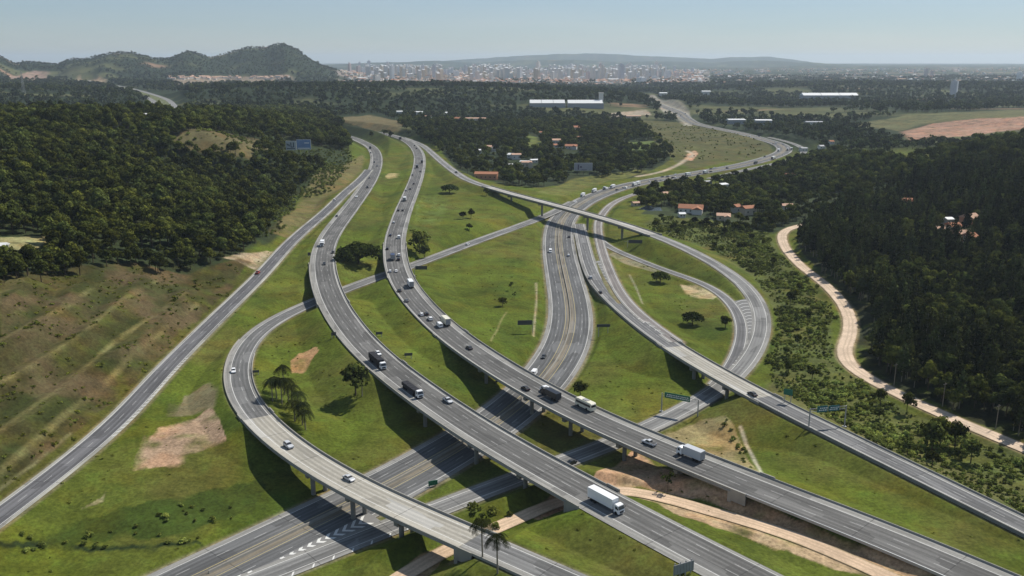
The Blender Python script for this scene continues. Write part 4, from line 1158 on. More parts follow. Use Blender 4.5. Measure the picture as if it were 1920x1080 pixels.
def gable(mb, w, d, z, rise, ov=.5):
    x, y = w / 2 + ov, d / 2 + ov
    mb.add([(-x, -y, z), (x, -y, z), (x, y, z), (-x, y, z), (-x, 0, z + rise), (x, 0, z + rise),
            (-x, -y, z - .18), (x, -y, z - .18), (x, y, z - .18), (-x, y, z - .18)],
           [(0, 1, 5, 4), (2, 3, 4, 5), (0, 4, 3), (1, 2, 5), (6, 7, 1, 0), (7, 8, 2, 1), (8, 9, 3, 2), (9, 6, 0, 3), (9, 8, 7, 6)])
def house(P, w, d, hh, rise, rz, wall, roof, label, name="house", cat="house", group=None, wing=False, detail=True):
    t = empty(name, P, rz); tag(t, label, cat, group)
    mb = MB(); mb.box((0, 0, -2), (w, d, hh + 2.0))
    if wing: mb.box((w * .28, -d * .5 - d * .28, -2), (w * .42, d * .56, hh + 1.95))
    mb.build("wall", wall, t)
    mr = MB(); gable(mr, w, d, hh + .16, rise)
    if wing:
        x0, x1, y0, y1, z = w * .07 - .4, w * .49 + .4, -d * 1.06 - .4, 0, hh + .19; xm = (x0 + x1) / 2
        mr.add([(x0, y0, z), (x1, y0, z), (x1, y1, z), (x0, y1, z), (xm, y0, z + rise * .7), (xm, y1, z + rise * .7)], [(0, 4, 5, 3), (1, 2, 5, 4), (0, 1, 4), (3, 5, 2), (3, 2, 1, 0)])
    mr.build("roof", roof, t)
    if detail:
        n = max(2, int(w / 4))
        for k in range(n):
            mw = MB(); mw.box((-w / 2 + (k + .5) * w / n, -d / 2 - .01, hh * .38), (1.3, .08, 1.2)); mw.build("window", M_GLASS, t)
    return t
HOUSES = [ # u, v, width px, depth m, wall h, rise, rot, wall, roof, wing, label
 (785,215,15,9,4.5,1.2,.1,M_WALLW,M_SHEET,0,"white flat-roofed house at the top of the slope above the highway bend"),
 (750,213,13,8,3.5,1.2,.2,M_WALLW,M_SHEET,0,"pale low house left of the white house above the highway bend"),
 (800,221,18,6,3,1.0,.05,M_WALLW,M_TILEP,0,"long low white building in front of the house above the highway bend"),
 (835,216,8,8,4,1.5,.3,M_WALLW,M_SHEET,0,"small white cottage alone at the edge of the dark far wood"),
 (858,226,14,9,3.5,2.2,-.2,M_WALLC,M_TILE,0,"red-roofed house beside the long pink building in the wood"),
 (892,227,38,9,4.5,1.4,-.03,M_WALLC,M_TILEP,0,"long pale pink building on the edge of the wood beyond the flyover"),
 (1043,269,16,12,5,2.0,.1,M_WALLW,M_TILEP,1,"cream house with tiled roof and white front wall in the wood clearing"),
 (1071,279,22,10,4,2.4,-.15,M_WALLW,M_TILE,1,"pink and white house with red roof among dark conifers"),
 (1081,243,14,10,4,2.6,.2,M_WALLC,M_TILE,0,"red-roofed house half hidden high in the middle wood"),
 (963,296,19,13,4.5,1.4,-.3,M_WALLW,M_SHEET,0,"white-roofed shed, largest of the white sheds in the wood"),
 (984,309,17,9,4,1.2,-.1,M_WALLW,M_SHEET,0,"white shed in the middle of the shed row behind the flyover"),
 (1001,305,14,7,3.5,1.0,.3,M_WALLW,M_SHEET,0,"narrow white shed at the end of the shed row"),
 (957,314,8,7,3.5,1.0,.1,M_WALLW,M_SHEET,0,"tiny white hut in front of the white sheds"),
 (898,287,9,8,4,1.2,.1,M_WALLW,M_SHEET,0,"small white house deep in the trees nearest the flyover start"),
 (925,284,6,7,4,1.2,.3,M_WALLW,M_SHEETG,0,"tiny pale hut in the trees right of the small white house"),
 (912,336,42,11,6,2.0,-.12,M_WALLO,M_TILE,0,"rust-red building with orange walls just behind the flyover"),
 (1295,398,44,11,4,3.0,-.25,M_WALLW,M_TILE,1,"orange-roofed house with white gable in the trees right of the flyover"),
 (1353,354,17,10,5,1.0,.5,M_WALLW,M_SHEET,0,"bright white building beside the lower motorway among trees"),
 (1326,345,14,6,3,.8,.5,M_SHEETG,M_SHEETG,0,"long grey-white shed left of the bright white building"),
 (1247,370,9,9,4,1.5,.2,M_WALLC,M_TILEP,0,"cream cottage in the trees between pond and motorway"),
 (1192,386,14,6,3,1.0,.3,M_WALLC,M_TILEP,0,"low cream wall building at the edge of the pond"),
 (1356,412,24,10,4,1.6,-.2,M_WALLC,M_TILEP,1,"cream house with pale tiles at the edge of the scrub"),
 (1278,407,8,6,3,1.0,.1,M_WALLW,M_SHEET,0,"small white hut below the orange-roofed house"),
 (1636,393,28,9,3.5,1.0,.05,M_WALLC,M_SHEET,0,"long cream-roofed shed on top of the dark plantation"),
 (1706,387,32,12,4.5,2.4,-.1,M_WALLC,M_TILE,1,"terracotta house with lit cream front above the plantation"),
 (1776,420,12,8,4,1.0,.1,M_WALLW,M_SHEET,0,"bright white hut above the red-roofed hamlet in the plantation"),
 (1818,421,20,12,5,3.0,.4,M_WALLO,M_TILEP,0,"orange gabled house at the top of the hamlet in the plantation"),
 (1796,450,24,11,4.5,2.4,-.2,M_WALLC,M_TILEP,1,"pink-roofed house, largest of the hamlet in the plantation"),
 (1818,455,14,9,4.5,2.2,.3,M_WALLO,M_TILE,0,"dark red house at the lower end of the hamlet in the plantation"),
 (1786,433,20,9,4,2.0,.1,M_WALLC,M_TILE,0,"brown-roofed house in the middle of the hamlet in the plantation"),
 (1762,438,12,7,3.5,1.4,-.4,M_WALLC,M_TILEP,0,"small pale house at the near end of the hamlet in the plantation"),
 (1379,232,32,18,7,1.2,.05,M_SHEETG,M_SHEET,0,"white-roofed warehouse, left one of the pair beyond the motorway bend"),
 (1430,233,30,20,7,1.2,-.1,M_SHEETG,M_SHEET,0,"white-roofed warehouse, right one of the pair beyond the motorway bend"),
 (1525,234,32,14,5,1.0,.0,M_WALLW,M_SHEETG,0,"long pale shed standing by itself right of the warehouse pair"),
 (1506,284,12,9,5,1.0,.2,M_WALLW,M_SHEETG,0,"grey hut in the trees outside the far motorway bend"),
 (1540,279,10,9,4,1.5,.1,M_WALLW,M_SHEETG,0,"pale cottage in the trees right of the far motorway bend"),
 (1558,270,8,8,4,1.5,.1,M_WALLW,M_TILE,0,"small cottage with red roof behind the far motorway bend"),
 (163,229,10,10,5,1.5,.1,M_WALLW,M_SHEET,0,"small white house in the valley behind the hillside wood"),
 (276,224,6,8,6,1.0,.1,M_WALLW,M_SHEET,0,"white hut by the far dual road behind the hillside wood"),
 (3,472,12,7,3,1.4,.2,M_WALLW,M_SHEET,0,"white house at the clearing in the hillside wood, cut by the picture edge"),
 (1187,222,28,10,4,1.0,.0,M_WALLC,M_TILEP,0,"tan sheds on the bare plot beside the far motorway"),
 (1323,178,16,14,6,1.0,.0,M_WALLW,M_SHEET,0,"small white block in the far woods right of the city"),
 (1243,180,14,14,5,1.0,.0,M_WALLW,M_SHEET,0,"white shed beside the far end of the motorway"),
]
for (u, v, wpx, d, hh, rise, rz, wl, rf, wing, lab) in HOUSES:
    P = hit(u, v); dist = P[1] * CP - (P[2] - H) * SP
    wd = max(5.0, wpx * dist / FPX)
    k = min(2.2, max(1.0, dist / 1500))
    house(P, wd, d * k, hh * k, rise * k, rz, wl, rf, lab, wing=bool(wing))
    r = wd * .5 + 5
    ux, uy = -P[0] / math.hypot(P[0], P[1]), -P[1] / math.hypot(P[0], P[1])
    for q in ((0, 9, 19) if v > 330 else (0, 9, 19, 32, 46, 62, 80)): KEEP_OUT.append((P[0] + ux * (q + d * .4), P[1] + uy * (q + d * .4), r if q < 12 else r * .8))

hr_ = random.Random(4)
def scattered(n, poly, label, group):
    k = 0; us = [q[0] for q in poly]; vs = [q[1] for q in poly]
    while k < n:
        u, v = hr_.uniform(min(us), max(us)), hr_.uniform(min(vs), max(vs))
        if not in_poly(np.array([u]), np.array([v]), np.array(poly, float))[0]: continue
        P = hit(u, v); ux, uy = -P[0] / math.hypot(P[0], P[1]), -P[1] / math.hypot(P[0], P[1])
        house(P, hr_.uniform(8, 13), hr_.uniform(7, 10), hr_.uniform(3.5, 6), hr_.uniform(1.4, 2.4), hr_.uniform(-.6, .6), hr_.choice([M_WALLW, M_WALLC, M_WALLW]), hr_.choice([M_TILE, M_TILEP]), label, group=group, wing=hr_.random() < .3)
        for q in (0, 9, 18, 28): KEEP_OUT.append((P[0] + ux * (q + 5), P[1] + uy * (q + 5), 7))
        k += 1
scattered(7, [(850,240),(1000,236),(1180,236),(1230,270),(1200,312),(1080,325),(1000,335),(930,322),(880,300)], "small tile-roofed house among the trees of the wood beyond the flyover", "small houses in the wood beyond the flyover")
scattered(5, [(1330,372),(1400,350),(1520,322),(1580,340),(1500,395),(1420,405),(1340,395)], "small tile-roofed house in the trees between motorway and dark plantation", "small houses in the trees right of the motorway")
# long factories in the far woods
def factory(u0, u1, v, hh, label, tower=False, seg=1):
    A, B = np.array(hit(u0, v)), np.array(hit(u1, v))
    B = np.array(at_y(u1, A[1], 0)); B[2] = h(B[0], B[1]); z = max(A[2], B[2]); A[2] = B[2] = z
    P = (A + B) / 2; w = np.linalg.norm((B - A)[:2]); rz = math.atan2(B[1] - A[1], B[0] - A[0])
    t = empty("factory", tuple(P), rz); tag(t, label, "factory")
    mb = MB(); mb.box((0, 0, -6), (w, 40, hh + 6)); mb.build("wall", M_SHEETG, t)
    for s in range(seg):
        mr = MB(); ww = w / seg
        x0 = -w / 2 + s * ww
        mr.add([(x0, -21, hh + .1), (x0 + ww * .97, -21, hh + .1), (x0 + ww * .97, 21, hh + .1), (x0, 21, hh + .1), (x0, 0, hh + 7), (x0 + ww * .97, 0, hh + 7)], [(0, 1, 5, 4), (2, 3, 4, 5), (0, 4, 3), (1, 2, 5), (3, 2, 1, 0)])
        mr.build("roof", M_SHEET, t)
    if tower:
        mt = MB(); mt.box((w / 2 - 4, 10, 0), (10, 10, hh + 22)); mt.box((w / 2 - 4, 10, hh + 22.01), (12, 12, 1.2)); mt.build("tower", M_WALLW, t)
    for q in np.linspace(-w / 2, w / 2, 9):
        for f in (10, -30, -75): KEEP_OUT.append((P[0] + math.cos(rz) * q, P[1] + f, 34))
factory(1064, 1132, 200, 9, "long white-roofed factory with a white tower in the far wood", True)
factory(993, 1060, 199, 8, "lower white-roofed factory row left of the factory with the tower", False, 3)
factory(1502, 1610, 187, 8, "long pale-roofed factory in the far woods at right", False, 3)

# tall blocks and the far city
def city_mat(name, wall):
    m, nt = new_mat(name); N = NT(nt)
    g = N.n("ShaderNodeTexCoord"); s = N.n("ShaderNodeSeparateXYZ", ins={0: g.outputs["Object"]})
    fz = N.math("FRACT", N.math("DIVIDE", s.outputs[2], 3.1)); fx = N.math("FRACT", N.math("DIVIDE", N.math("ADD", s.outputs[0], s.outputs[1]), 3.6))
    win = N.math("MULTIPLY", N.math("LESS_THAN", fz, .45), N.math("LESS_THAN", fx, .5))
    N.out(N.mix(win, wall, (.28, .29, .31)), .7, .2); return m
CM = [city_mat("render_white", (.85, .84, .81)), city_mat("render_cream", (.80, .73, .64)), city_mat("render_pink", (.72, .58, .52)), city_mat("render_grey", (.62, .62, .63))]
BLOCKS = []
for k in range(8):
    mb = MB(); w_, d_, h_ = [(14, 16, 42), (22, 14, 36), (16, 16, 58), (26, 15, 30), (13, 13, 50), (18, 18, 66), (30, 14, 26), (15, 20, 46)][k]
    mb.box((0, 0, -8), (w_, d_, h_ + 8)); mb.box((w_ * .1, 0, h_ + .01), (w_ * .45, d_ * .5, 4.5)); mb.box((-w_ * .15, d_ * .1, h_ + 4.52), (w_ * .2, d_ * .2, 3)) if k % 2 else mb.box((w_ * .52, 0, -8), (.8, d_ * .5, h_ + 5))
    for c in CM:
        me = mb.mesh("block"); me.materials.append(c); BLOCKS.append((me, h_))
cr = random.Random(5)
def block(u, dist, me, s, sz, label, group):
    x, y, _ = at_y(u, dist, 0)
    o = obj("apartment_block", me); o.location = (x, y, float(h(x, y))); o.rotation_euler = (0, 0, cr.uniform(.35, .95)); o.scale = (s, s, sz)
    tag(o, label, "apartment block", group)
def dens_u(u):   # how thick the skyline stands along the horizon
    return np.interp(u, [640,690,740,800,900,960,1000,1100,1240,1260,1330], [.25,.9,.7,.5,.6,.7,1,1,1,.3,.1])
n = 0
while n < 285:
    u = cr.uniform(650, 1300)
    if cr.random() > dens_u(u): continue
    dist = cr.uniform(5000, 8600) if u > 960 else cr.uniform(5400, 9000)
    me, hh = BLOCKS[min(31, int(cr.random() ** 1.0 * 32))]
    block(u, dist, me, cr.uniform(.85, 1.5), cr.uniform(.5, 1.0) if cr.random() < .75 else cr.uniform(1.0, 1.45), "pale high-rise block in the hazy city on the horizon", "high-rise blocks of the distant city"); n += 1
for u, dist, k, s, sz, lab in [(1203,4450,4,2.0,.85,"wide pale block standing nearest in front of the city"), (706,4700,5,1.5,.9,"broad cream tower at the near edge of the city, left part"), (735,5000,8,1.2,1.35,"slim white tower with a darker twin in the left part of the city"), (793,5600,16,1.3,1.5,"single slender white tower between the two city clusters"),
        (888,5200,16,1.0,1.3,"white tower, left of the slim pair in the middle of the city"), (897,5200,16,1.0,1.25,"white tower, right of the slim pair in the middle of the city"), (1228,5400,20,1.1,1.1,"tall pale tower at the right end of the city"), (1736,5600,18,1.2,1.1,"tall pinkish pair tower on the far right plain"), (1746,5600,2,1.0,1.0,"lower block beside the pinkish tower on the far right plain"), (1912,4700,0,1.3,1.0,"white block at the far right edge of the plain"), (1792,2700,23,1.0,.75,"grey tower rising from the woods above the red field")]:
    block(u, dist, BLOCKS[k][0], s, sz, lab, None)
# the low roofs of the town: nobody could count them
def roofs(name, n, ufun, dist, seed, tall=0):
    rg = np.random.default_rng(seed); V, F, M = [], [], []
    for _ in range(n):
        u = ufun(rg); d = rg.uniform(*dist); x, y, _z = at_y(u, d, 0); z = float(h(x, y))
        if z > 105: continue
        w_, l_, hh, a = rg.uniform(8, 22), rg.uniform(8, 26), rg.uniform(5, 12), rg.uniform(0, 3.14)
        if tall: w_, l_, hh, a = rg.uniform(12, 22), rg.uniform(12, 22), rg.uniform(26, 70), rg.uniform(.3, .9)
        if not tall and rg.random() < .04: w_ *= 3; l_ *= 3
        c_, s_ = math.cos(a), math.sin(a); n0 = len(V)
        for zz in (z - 3, z + hh):
            for px, py in ((-w_, -l_), (w_, -l_), (w_, l_), (-w_, l_)): V.append((x + (px * c_ - py * s_) / 2, y + (px * s_ + py * c_) / 2, zz))
        for px in (-w_, w_): V.append((x + px * c_ / 2, y + px * s_ / 2, z + hh + 2.5))
        F += [(n0, n0 + 1, n0 + 5, n0 + 4), (n0 + 1, n0 + 2, n0 + 6, n0 + 5), (n0 + 2, n0 + 3, n0 + 7, n0 + 6), (n0 + 3, n0, n0 + 4, n0 + 7), (n0 + 4, n0 + 5, n0 + 9, n0 + 8), (n0 + 6, n0 + 7, n0 + 8, n0 + 9), (n0 + 7, n0 + 4, n0 + 8), (n0 + 5, n0 + 6, n0 + 9)]
        k = int(rg.integers(0, 2)) if not tall else int(rg.random() < .3); r = int(rg.choice([2, 3, 4, 2, 3])) if not tall else 4; M += [k] * 4 + [r] * 2 + [k] * 2
    me = bpy.data.meshes.new(name); me.from_pydata(V, [], F)
    for mm in (M_WALLW, M_WALLC, M_TILE, M_TILEP, M_SHEET): me.materials.append(mm)
    me.polygons.foreach_set("material_index", M); me.update()
    tag(obj(name, me), kind="stuff")
roofs("city_roofs", 3600, lambda r: r.uniform(640, 1320), (4300, 8800), 3)
roofs("plain_roofs", 520, lambda r: r.uniform(1320, 2100), (4300, 9500), 4)
roofs("city_towers", 420, lambda r: r.choice([r.uniform(680, 830), r.uniform(880, 960), r.uniform(950, 1245), r.uniform(1000, 1245)]), (4900, 8200), 6, 1)
# village under the mountain
vm = MB(); vm.box((0, 0, -3), (13, 10, 8)); vme = vm.mesh("wall"); vme.materials.append(M_WALLW)
vr = MB(); gable(vr, 13, 10, 5.1, 3); vre = vr.mesh("roof"); vre.materials.append(M_TILEP)
for k in range(64):
    u = cr.uniform(312, 545); x, y, _z = hit(u, cr.uniform(144, 149.5))
    t = empty("house", (x, y, float(h(x, y))), cr.uniform(0, 3.1)); t.scale = (cr.uniform(.9, 2.0), cr.uniform(.9, 1.4), cr.uniform(.9, 1.3))
    tag(t, "small pale house in the distant village strung below the mountain", "house", "houses of the distant mountain village")
    obj("wall", vme, None, t); obj("roof", vre, None, t)
# pond
pp = [hit(*q) for q in [(1192,393),(1212,386),(1238,388),(1244,398),(1236,408),(1214,412),(1198,404)]]
zt = min(p[2] for p in pp) + .25
me = bpy.data.meshes.new("pond"); me.from_pydata([(p[0], p[1], zt) for p in pp], [], [tuple(range(len(pp)))]); me.update()
m_, nt_ = new_mat("pond_water"); NT(nt_).out((.10, .13, .15), .12, .5)
tag(obj("pond", me, m_), kind="structure")
KEEP_OUT.append((sum(p[0] for p in pp) / 7, sum(p[1] for p in pp) / 7 - 8, 24))

# BILLKEEP: sight lines to the roadside boards stay open
for u, vb, wpx in ((547,292,20),(570,292,28),(1093,328,36)):
    P = hit(u, vb); w_ = wpx * (P[1] * CP - (P[2] - H) * SP) / FPX
    for q in (0, 12, 26, 42): KEEP_OUT.append((P[0] - q * P[0] / P[1], P[1] - q, w_ * .6 + 4))
# ------------------------------------------------------------------ woods
def clumpy(sc, lo, seed): return lambda x, y: np.clip((fbm(x / sc, y / sc, 3, seed) + 1) * .9 + lo, 0, 1)
LEFT_WOOD = [(-420,226),(-100,212),(0,214),(300,213),(352,232),(430,236),(520,262),(560,300),(590,302),(606,314),(580,345),(535,376),(505,438),(448,488),(430,480),(352,530),(250,508),(130,520),(0,536),(-420,508)]
CLEAR1 = np.array(world_poly([(318,262),(345,250),(430,252),(500,266),(520,285),(470,298),(400,290),(335,276)]))
CLEAR2 = np.array(world_poly([(-20,440),(88,438),(96,452),(66,492),(-20,492)]))
pw = scatter(LEFT_WOOD, 6.3, 6, clumpy(34, .2, 4), seed=2)
m = ~in_poly(pw[:, 0], pw[:, 1], CLEAR1) & ~in_poly(pw[:, 0], pw[:, 1], CLEAR2); pw = pw[m]
# the ground rising to the wood's right is brushy: thin it there
uu, vv, dd = project(pw); keep = (uu < 500) | (vv > 330) | (RNG.uniform(0, 1, len(uu)) < .62); pw = pw[keep]
sc = RNG.uniform(.45, 1.12, len(pw)) ** 1.1 * (0.8 + .45 * vnoise(pw[:, 0] / 30, pw[:, 1] / 30, 77))
wood("broad", pw, sc, 150, "broadleaf_tree", lambda p, u, v: "dark green broadleaf tree in the dense wood above the brown cut slope", "tree", "trees at the lower edge of the hillside wood", "hillside_wood")

# brown-green ridge wood behind the clearing
pr = scatter([(300,222),(380,216),(440,206),(580,206),(640,228),(655,285),(600,276),(520,258),(430,240),(350,240)], 7.5, 8, seed=5)
stuff_trees("ridge_wood", "broad", pr, RNG.uniform(.75, 1.2, len(pr)))

# wood and gardens in the middle, beyond the highway
pm = scatter([(765,222),(830,232),(1000,228),(1190,226),(1262,288),(1262,300),(1200,326),(1090,338),(1000,352),(935,346),(862,320),(838,296),(790,258),(745,240)], 8.0, 7, clumpy(60, -.14, 14), seed=8)
for poly in ([(985,250),(1010,258),(1022,280),(990,282)], [(1172,266),(1225,264),(1248,284),(1182,280)]):
    q = np.array(world_poly(poly)); pm = pm[~in_poly(pm[:, 0], pm[:, 1], q)]
sc = RNG.uniform(.5, 1.15, len(pm))
wood("broad", pm, sc, 40, "broadleaf_tree", lambda p, u, v: "dense green tree in the wood of scattered houses beyond the flyover", "tree", "trees of the wood beyond the flyover", "garden_wood")

# mixed trees between the lower motorway and the sandy road
pq = scatter([(1196,398),(1190,372),(1240,352),(1330,348),(1420,330),(1520,296),(1640,300),(1700,326),(1600,388),(1500,415),(1450,436),(1330,408),(1240,388)], 7.0, 6, clumpy(45, .0, 24), seed=11)
sc = RNG.uniform(.55, 1.05, len(pq))
wood("broad", pq, sc, 45, "broadleaf_tree", lambda p, u, v: "green tree among the houses between the lower motorway and the sandy road", "tree", "trees between the lower motorway and the sandy road", "roadside_wood")

pn_ = scatter([(1180,402),(1215,416),(1330,426),(1440,444),(1466,436),(1420,408),(1330,398),(1250,398),(1215,392)], 5.5, 5, clumpy(20, .1, 26), seed=12)
for p in pn_[:46]: plant("broad", "broadleaf_tree", "small rounded tree in the gardens along the upper side of the flyover ramp", "tree", "small garden trees beside the flyover ramp", p, scl=random.uniform(.32, .62))
# tall plantation right of the sandy road
EUC_POLY = [(1506,436),(1530,418),(1620,385),(1720,352),(1920,285),(2500,285),(2500,1120),(1990,862),(1913,822),(1740,744),(1655,705),(1622,668),(1628,622),(1612,580),(1585,545),(1540,505),(1506,474)]
pe = scatter(EUC_POLY, 4.9, 3.2, clumpy(35, .45, 34), seed=13)
ue, ve, de = project(pe)
far_part = (pe[:, 1] > 600)
hn = vnoise(pe[:, 0] / 45, pe[:, 1] / 45, 55)
sc = RNG.uniform(.72, 1.08, len(pe)) * (.7 + .45 * hn)
is_b = hn + RNG.uniform(-.2, .2, len(pe)) < .33          # broadleaf patches inside the plantation
stuff_trees("mixed_wood", "broad", pe[is_b], sc[is_b] * 1.05)
wood("euc", pe[~is_b], sc[~is_b], 290, "eucalyptus_tree", lambda p, u, v: "tall slim eucalyptus tree in the dark plantation along the sandy road", "tree", "eucalyptus trees of the plantation beside the sandy road", "eucalyptus_plantation")
# wooded hill behind the plantation
ph = scatter([(1450,322),(1560,292),(1700,305),(1920,262),(2500,262),(2500,300),(1920,300),(1720,352),(1640,330),(1520,330)], 9, 8, seed=15)
stuff_trees("hill_wood", "broad", ph, RNG.uniform(.8, 1.3, len(ph)))

# scrub between slip road and sandy road
SCRUB = [(1245,395),(1330,415),(1440,442),(1458,470),(1560,585),(1575,680),(1700,772),(1920,855),(2100,940),(2100,1070),(1920,962),(1700,862),(1480,744),(1447,715),(1464,600),(1412,518),(1312,460),(1215,428)]
ps = scatter(SCRUB, 1.9, 2.0, clumpy(11, -.22, 44), seed=17)
sc = RNG.uniform(.25, .75, len(ps)) * (.35 + 1.0 * vnoise(ps[:, 0] / 16, ps[:, 1] / 16, 12))
wood("bush", ps, sc, 290, "bush", lambda p, u, v: "low rough bush in the scrubland between slip road and sandy road", "bush", "bushes of the scrubland along the slip road", "scrubland_bushes")
pb = scatter(SCRUB, 15, 7, lambda x, y: .32 + 0 * x, seed=18)
for p in pb: plant("broad", "broadleaf_tree", "small dark tree standing in the scrubland along the sandy road", "tree", "small trees dotted in the scrubland", p, scl=random.uniform(.4, .62))
for (u, v, s) in [(1745,855,.95),(1762,838,.8),(1790,842,.85),(1820,868,.8),(1700,775,.6),(1650,760,.55)]:
    plant("broad", "broadleaf_tree", "larger rounded dark tree in the scrub below the sandy road bend", "tree", "larger trees in the scrub below the sandy road", hit(u, v), scl=s)

# bushes along the creek, lower left, and rough bits elsewhere
for poly, sp, lo, nm in [([(0,1006),(120,1015),(380,1002),(375,1024),(140,1042),(0,1040)], 2.6, -.75, "creek_bushes"),
        ([(60,1005),(150,985),(300,945),(470,908),(495,920),(450,965),(300,1004),(130,1018)], 2.4, -.85, "slope_bushes"),
        ([(855,948),(905,958),(960,950),(940,985),(905,995),(870,975)], 3.0, -.2, "verge_bushes"),
        ([(1255,1078),(1270,1060),(1330,1078),(1330,1100),(1250,1100)], 3.0, 0, "corner_bushes"),
        ([(1368,772),(1380,790),(1396,830),(1425,890),(1415,893),(1380,835),(1362,785)], 2.0, -.2, "ditch_bushes"),
        ([(768,432),(800,436),(808,470),(780,478)], 3.0, .1, "bank_bushes"),
        ([(1190,230),(1330,238),(1440,265),(1445,285),(1390,300),(1260,300)], 9, -.68, "pasture_bushes"),
        ([(560,350),(645,322),(668,300),(650,280),(560,282),(530,300)], 5.0, -.25, "knoll_bushes"),
        ([(592,300),(648,316),(630,348),(562,376),(526,440),(500,446),(530,376),(575,345)], 3.6, -.15, "wood_edge_bushes"),
        ([(318,262),(345,249),(430,252),(505,264),(525,286),(470,302),(395,292),(330,280)], 5.0, -.5, "clearing_bushes")]:
    p = scatter(poly, sp, 2.0, clumpy(12, lo, 60 + len(nm)), seed=21)
    if len(p): stuff_trees(nm, "bush", p, RNG.uniform(.5, 1.2, len(p)) * (.45 if nm in ("slope_bushes", "ditch_bushes", "creek_bushes") else .8))

# rough growth on the benched slope, tufts and weeds in the meadows
p = scatter([(0,516),(130,506),(250,496),(350,522),(450,490),(440,545),(335,640),(235,745),(130,830),(0,928),(-250,1000),(-250,540)], 2.6, 1.5, clumpy(9, -.5, 91), seed=23)
p = p[RNG.uniform(0, 1, len(p)) < .55]
stuff_trees("cut_slope_weeds", "weed", p, RNG.uniform(.5, 1.5, len(p)) * (.7 + .6 * vnoise(p[:, 0] / 12, p[:, 1] / 12, 92)))
p = scatter([(0,985),(280,720),(480,500),(640,330),(780,320),(930,352),(1090,400),(1240,450),(1370,520),(1400,600),(1360,700),(1440,750),(1920,980),(1920,1090),(-100,1090)], 4.2, .8, clumpy(22, -.5, 93), seed=24)
p = p[RNG.uniform(0, 1, len(p)) < .3]
stuff_trees("meadow_weeds", "weed", p, RNG.uniform(.25, .75, len(p)))

# far woods: all wooded ground out to the city
def far_pts(r0, r1, sp, a0=-42, a1=42):
    n = int((math.radians(a1 - a0)) * (r1 ** 2 - r0 ** 2) / 2 / sp ** 2)
    a = np.radians(RNG.uniform(a0, a1, n)); r = np.sqrt(RNG.uniform(r0 ** 2, r1 ** 2, n))
    x, y = r * np.sin(a), r * np.cos(a)
    ai = np.clip(np.interp(a, az, np.arange(NA)).astype(int), 0, NA - 1); ri = np.clip(np.interp(np.log(r), LR, np.arange(NR)).astype(int), 0, NR - 1)
    lum = GC[ri, ai].sum(-1)
    m = (lum < .15) & road_clear(x, y, 12)
    x, y = x[m], y[m]; return np.stack([x, y, h(x, y) - .3], 1)
HOUSE_BLOCK = []
for r0, r1, sp, s0, nm in [(1180, 2000, 12, .85, "valley_woods"), (2000, 3300, 17, 1.05, "far_woods"), (3300, 4700, 21, 1.15, "farther_woods"), (4700, 6600, 21, .85, "mountain_woods")]:
    p = far_pts(r0, r1, sp)
    u, v, d = project(p)
    m = np.ones(len(p), bool)
    # keep the pasture, the red field and the farm clearings open
    m &= ~((u > 283) & (u < 350) & (v > 172) & (v < 232) & (d < 2900))
    for poly in ([(590,222),(700,214),(762,232),(745,250),(640,262)], [(1185,222),(1290,230),(1400,250),(1452,272),(1456,290),(1400,304),(1300,320),(1230,268)], [(1590,232),(1700,214),(1990,200),(1990,245),(1790,262),(1690,268)]):
        q = np.array(poly, float); m &= ~in_poly(u, v, q)
    if nm == "valley_woods":      # nearer woods were planted above
        for poly in (LEFT_WOOD, [(765,222),(830,232),(1000,228),(1190,226),(1262,288),(1262,300),(1200,326),(1000,352),(838,296)], EUC_POLY): m &= ~in_poly(p[:, 0], p[:, 1], np.array(world_poly(poly)))
    p = p[m]
    for kx, ky, kr in KEEP_OUT: p = p[np.hypot(p[:, 0] - kx, p[:, 1] - ky) > kr]
    stuff_trees(nm, "far", p, s0 * RNG.uniform(.7, 1.25, len(p)))

# ------------------------------------------------------------------ single trees
plant("round", "broadleaf_tree", "big dark round-crowned tree in the grass between the highway carriageways", "tree", None, np.array(hit(672,494)) - np.array((0, 0, 3.0)), 0, 1.32)
for k_, u, v, s, lab in [("round",843,362,.80,"dark bushy tree on the grass below the start of the flyover"), ("round",1238,530,.56,"round dark tree on the grass inside the curve of the inner loop road"), ("round",1298,609,.52,"round dark tree in the middle of the loop meadow by the earth patch"),
        ("broad",1360,615,.75,"small dark tree near the inner edge of the loop ramp"), ("broad",787,476,1.35,"bushy dark tree on the bank beside the busy highway and the pale wall"), ("broad",796,484,.9,"lower dark tree crowding the bushy tree beside the busy highway"), ("broad",1088,745,.72,"small bushy tree just behind the cream bus and viaduct edge"), ("broad",942,574,.5,"low spreading tree on the wide triangular meadow"),
        ("broad",868,411,.7,"small dark tree on the slope between highway and flyover, upper one"), ("broad",883,409,.62,"small dark tree on the slope between highway and flyover, beside its twin"), ("broad",880,431,.62,"small dark tree on the slope above the diagonal ramp"), ("broad",912,367,.85,"dark tree beneath the beginning of the flyover"), ("broad",667,741,1.2,"compact dark tree standing alone beside the highway embankment in the ramp meadow")]:
    if s: plant(k_, "broadleaf_tree", lab, "tree", None, np.array(hit(u, v)) - np.array((0, 0, 1.6 * s if k_ == "round" else .4)), scl=s)
for u, v, s, lab in [(958,545,.8,"thin young tree on the triangular meadow, taller of the pair"), (964,560,.55,"thin young tree on the triangular meadow, smaller of the pair"), (1252,920,.9,"thin dark tree in the shade under the highway viaduct")]:
    plant("thin", "young_tree", lab, "tree", None, hit(u, v), scl=s)
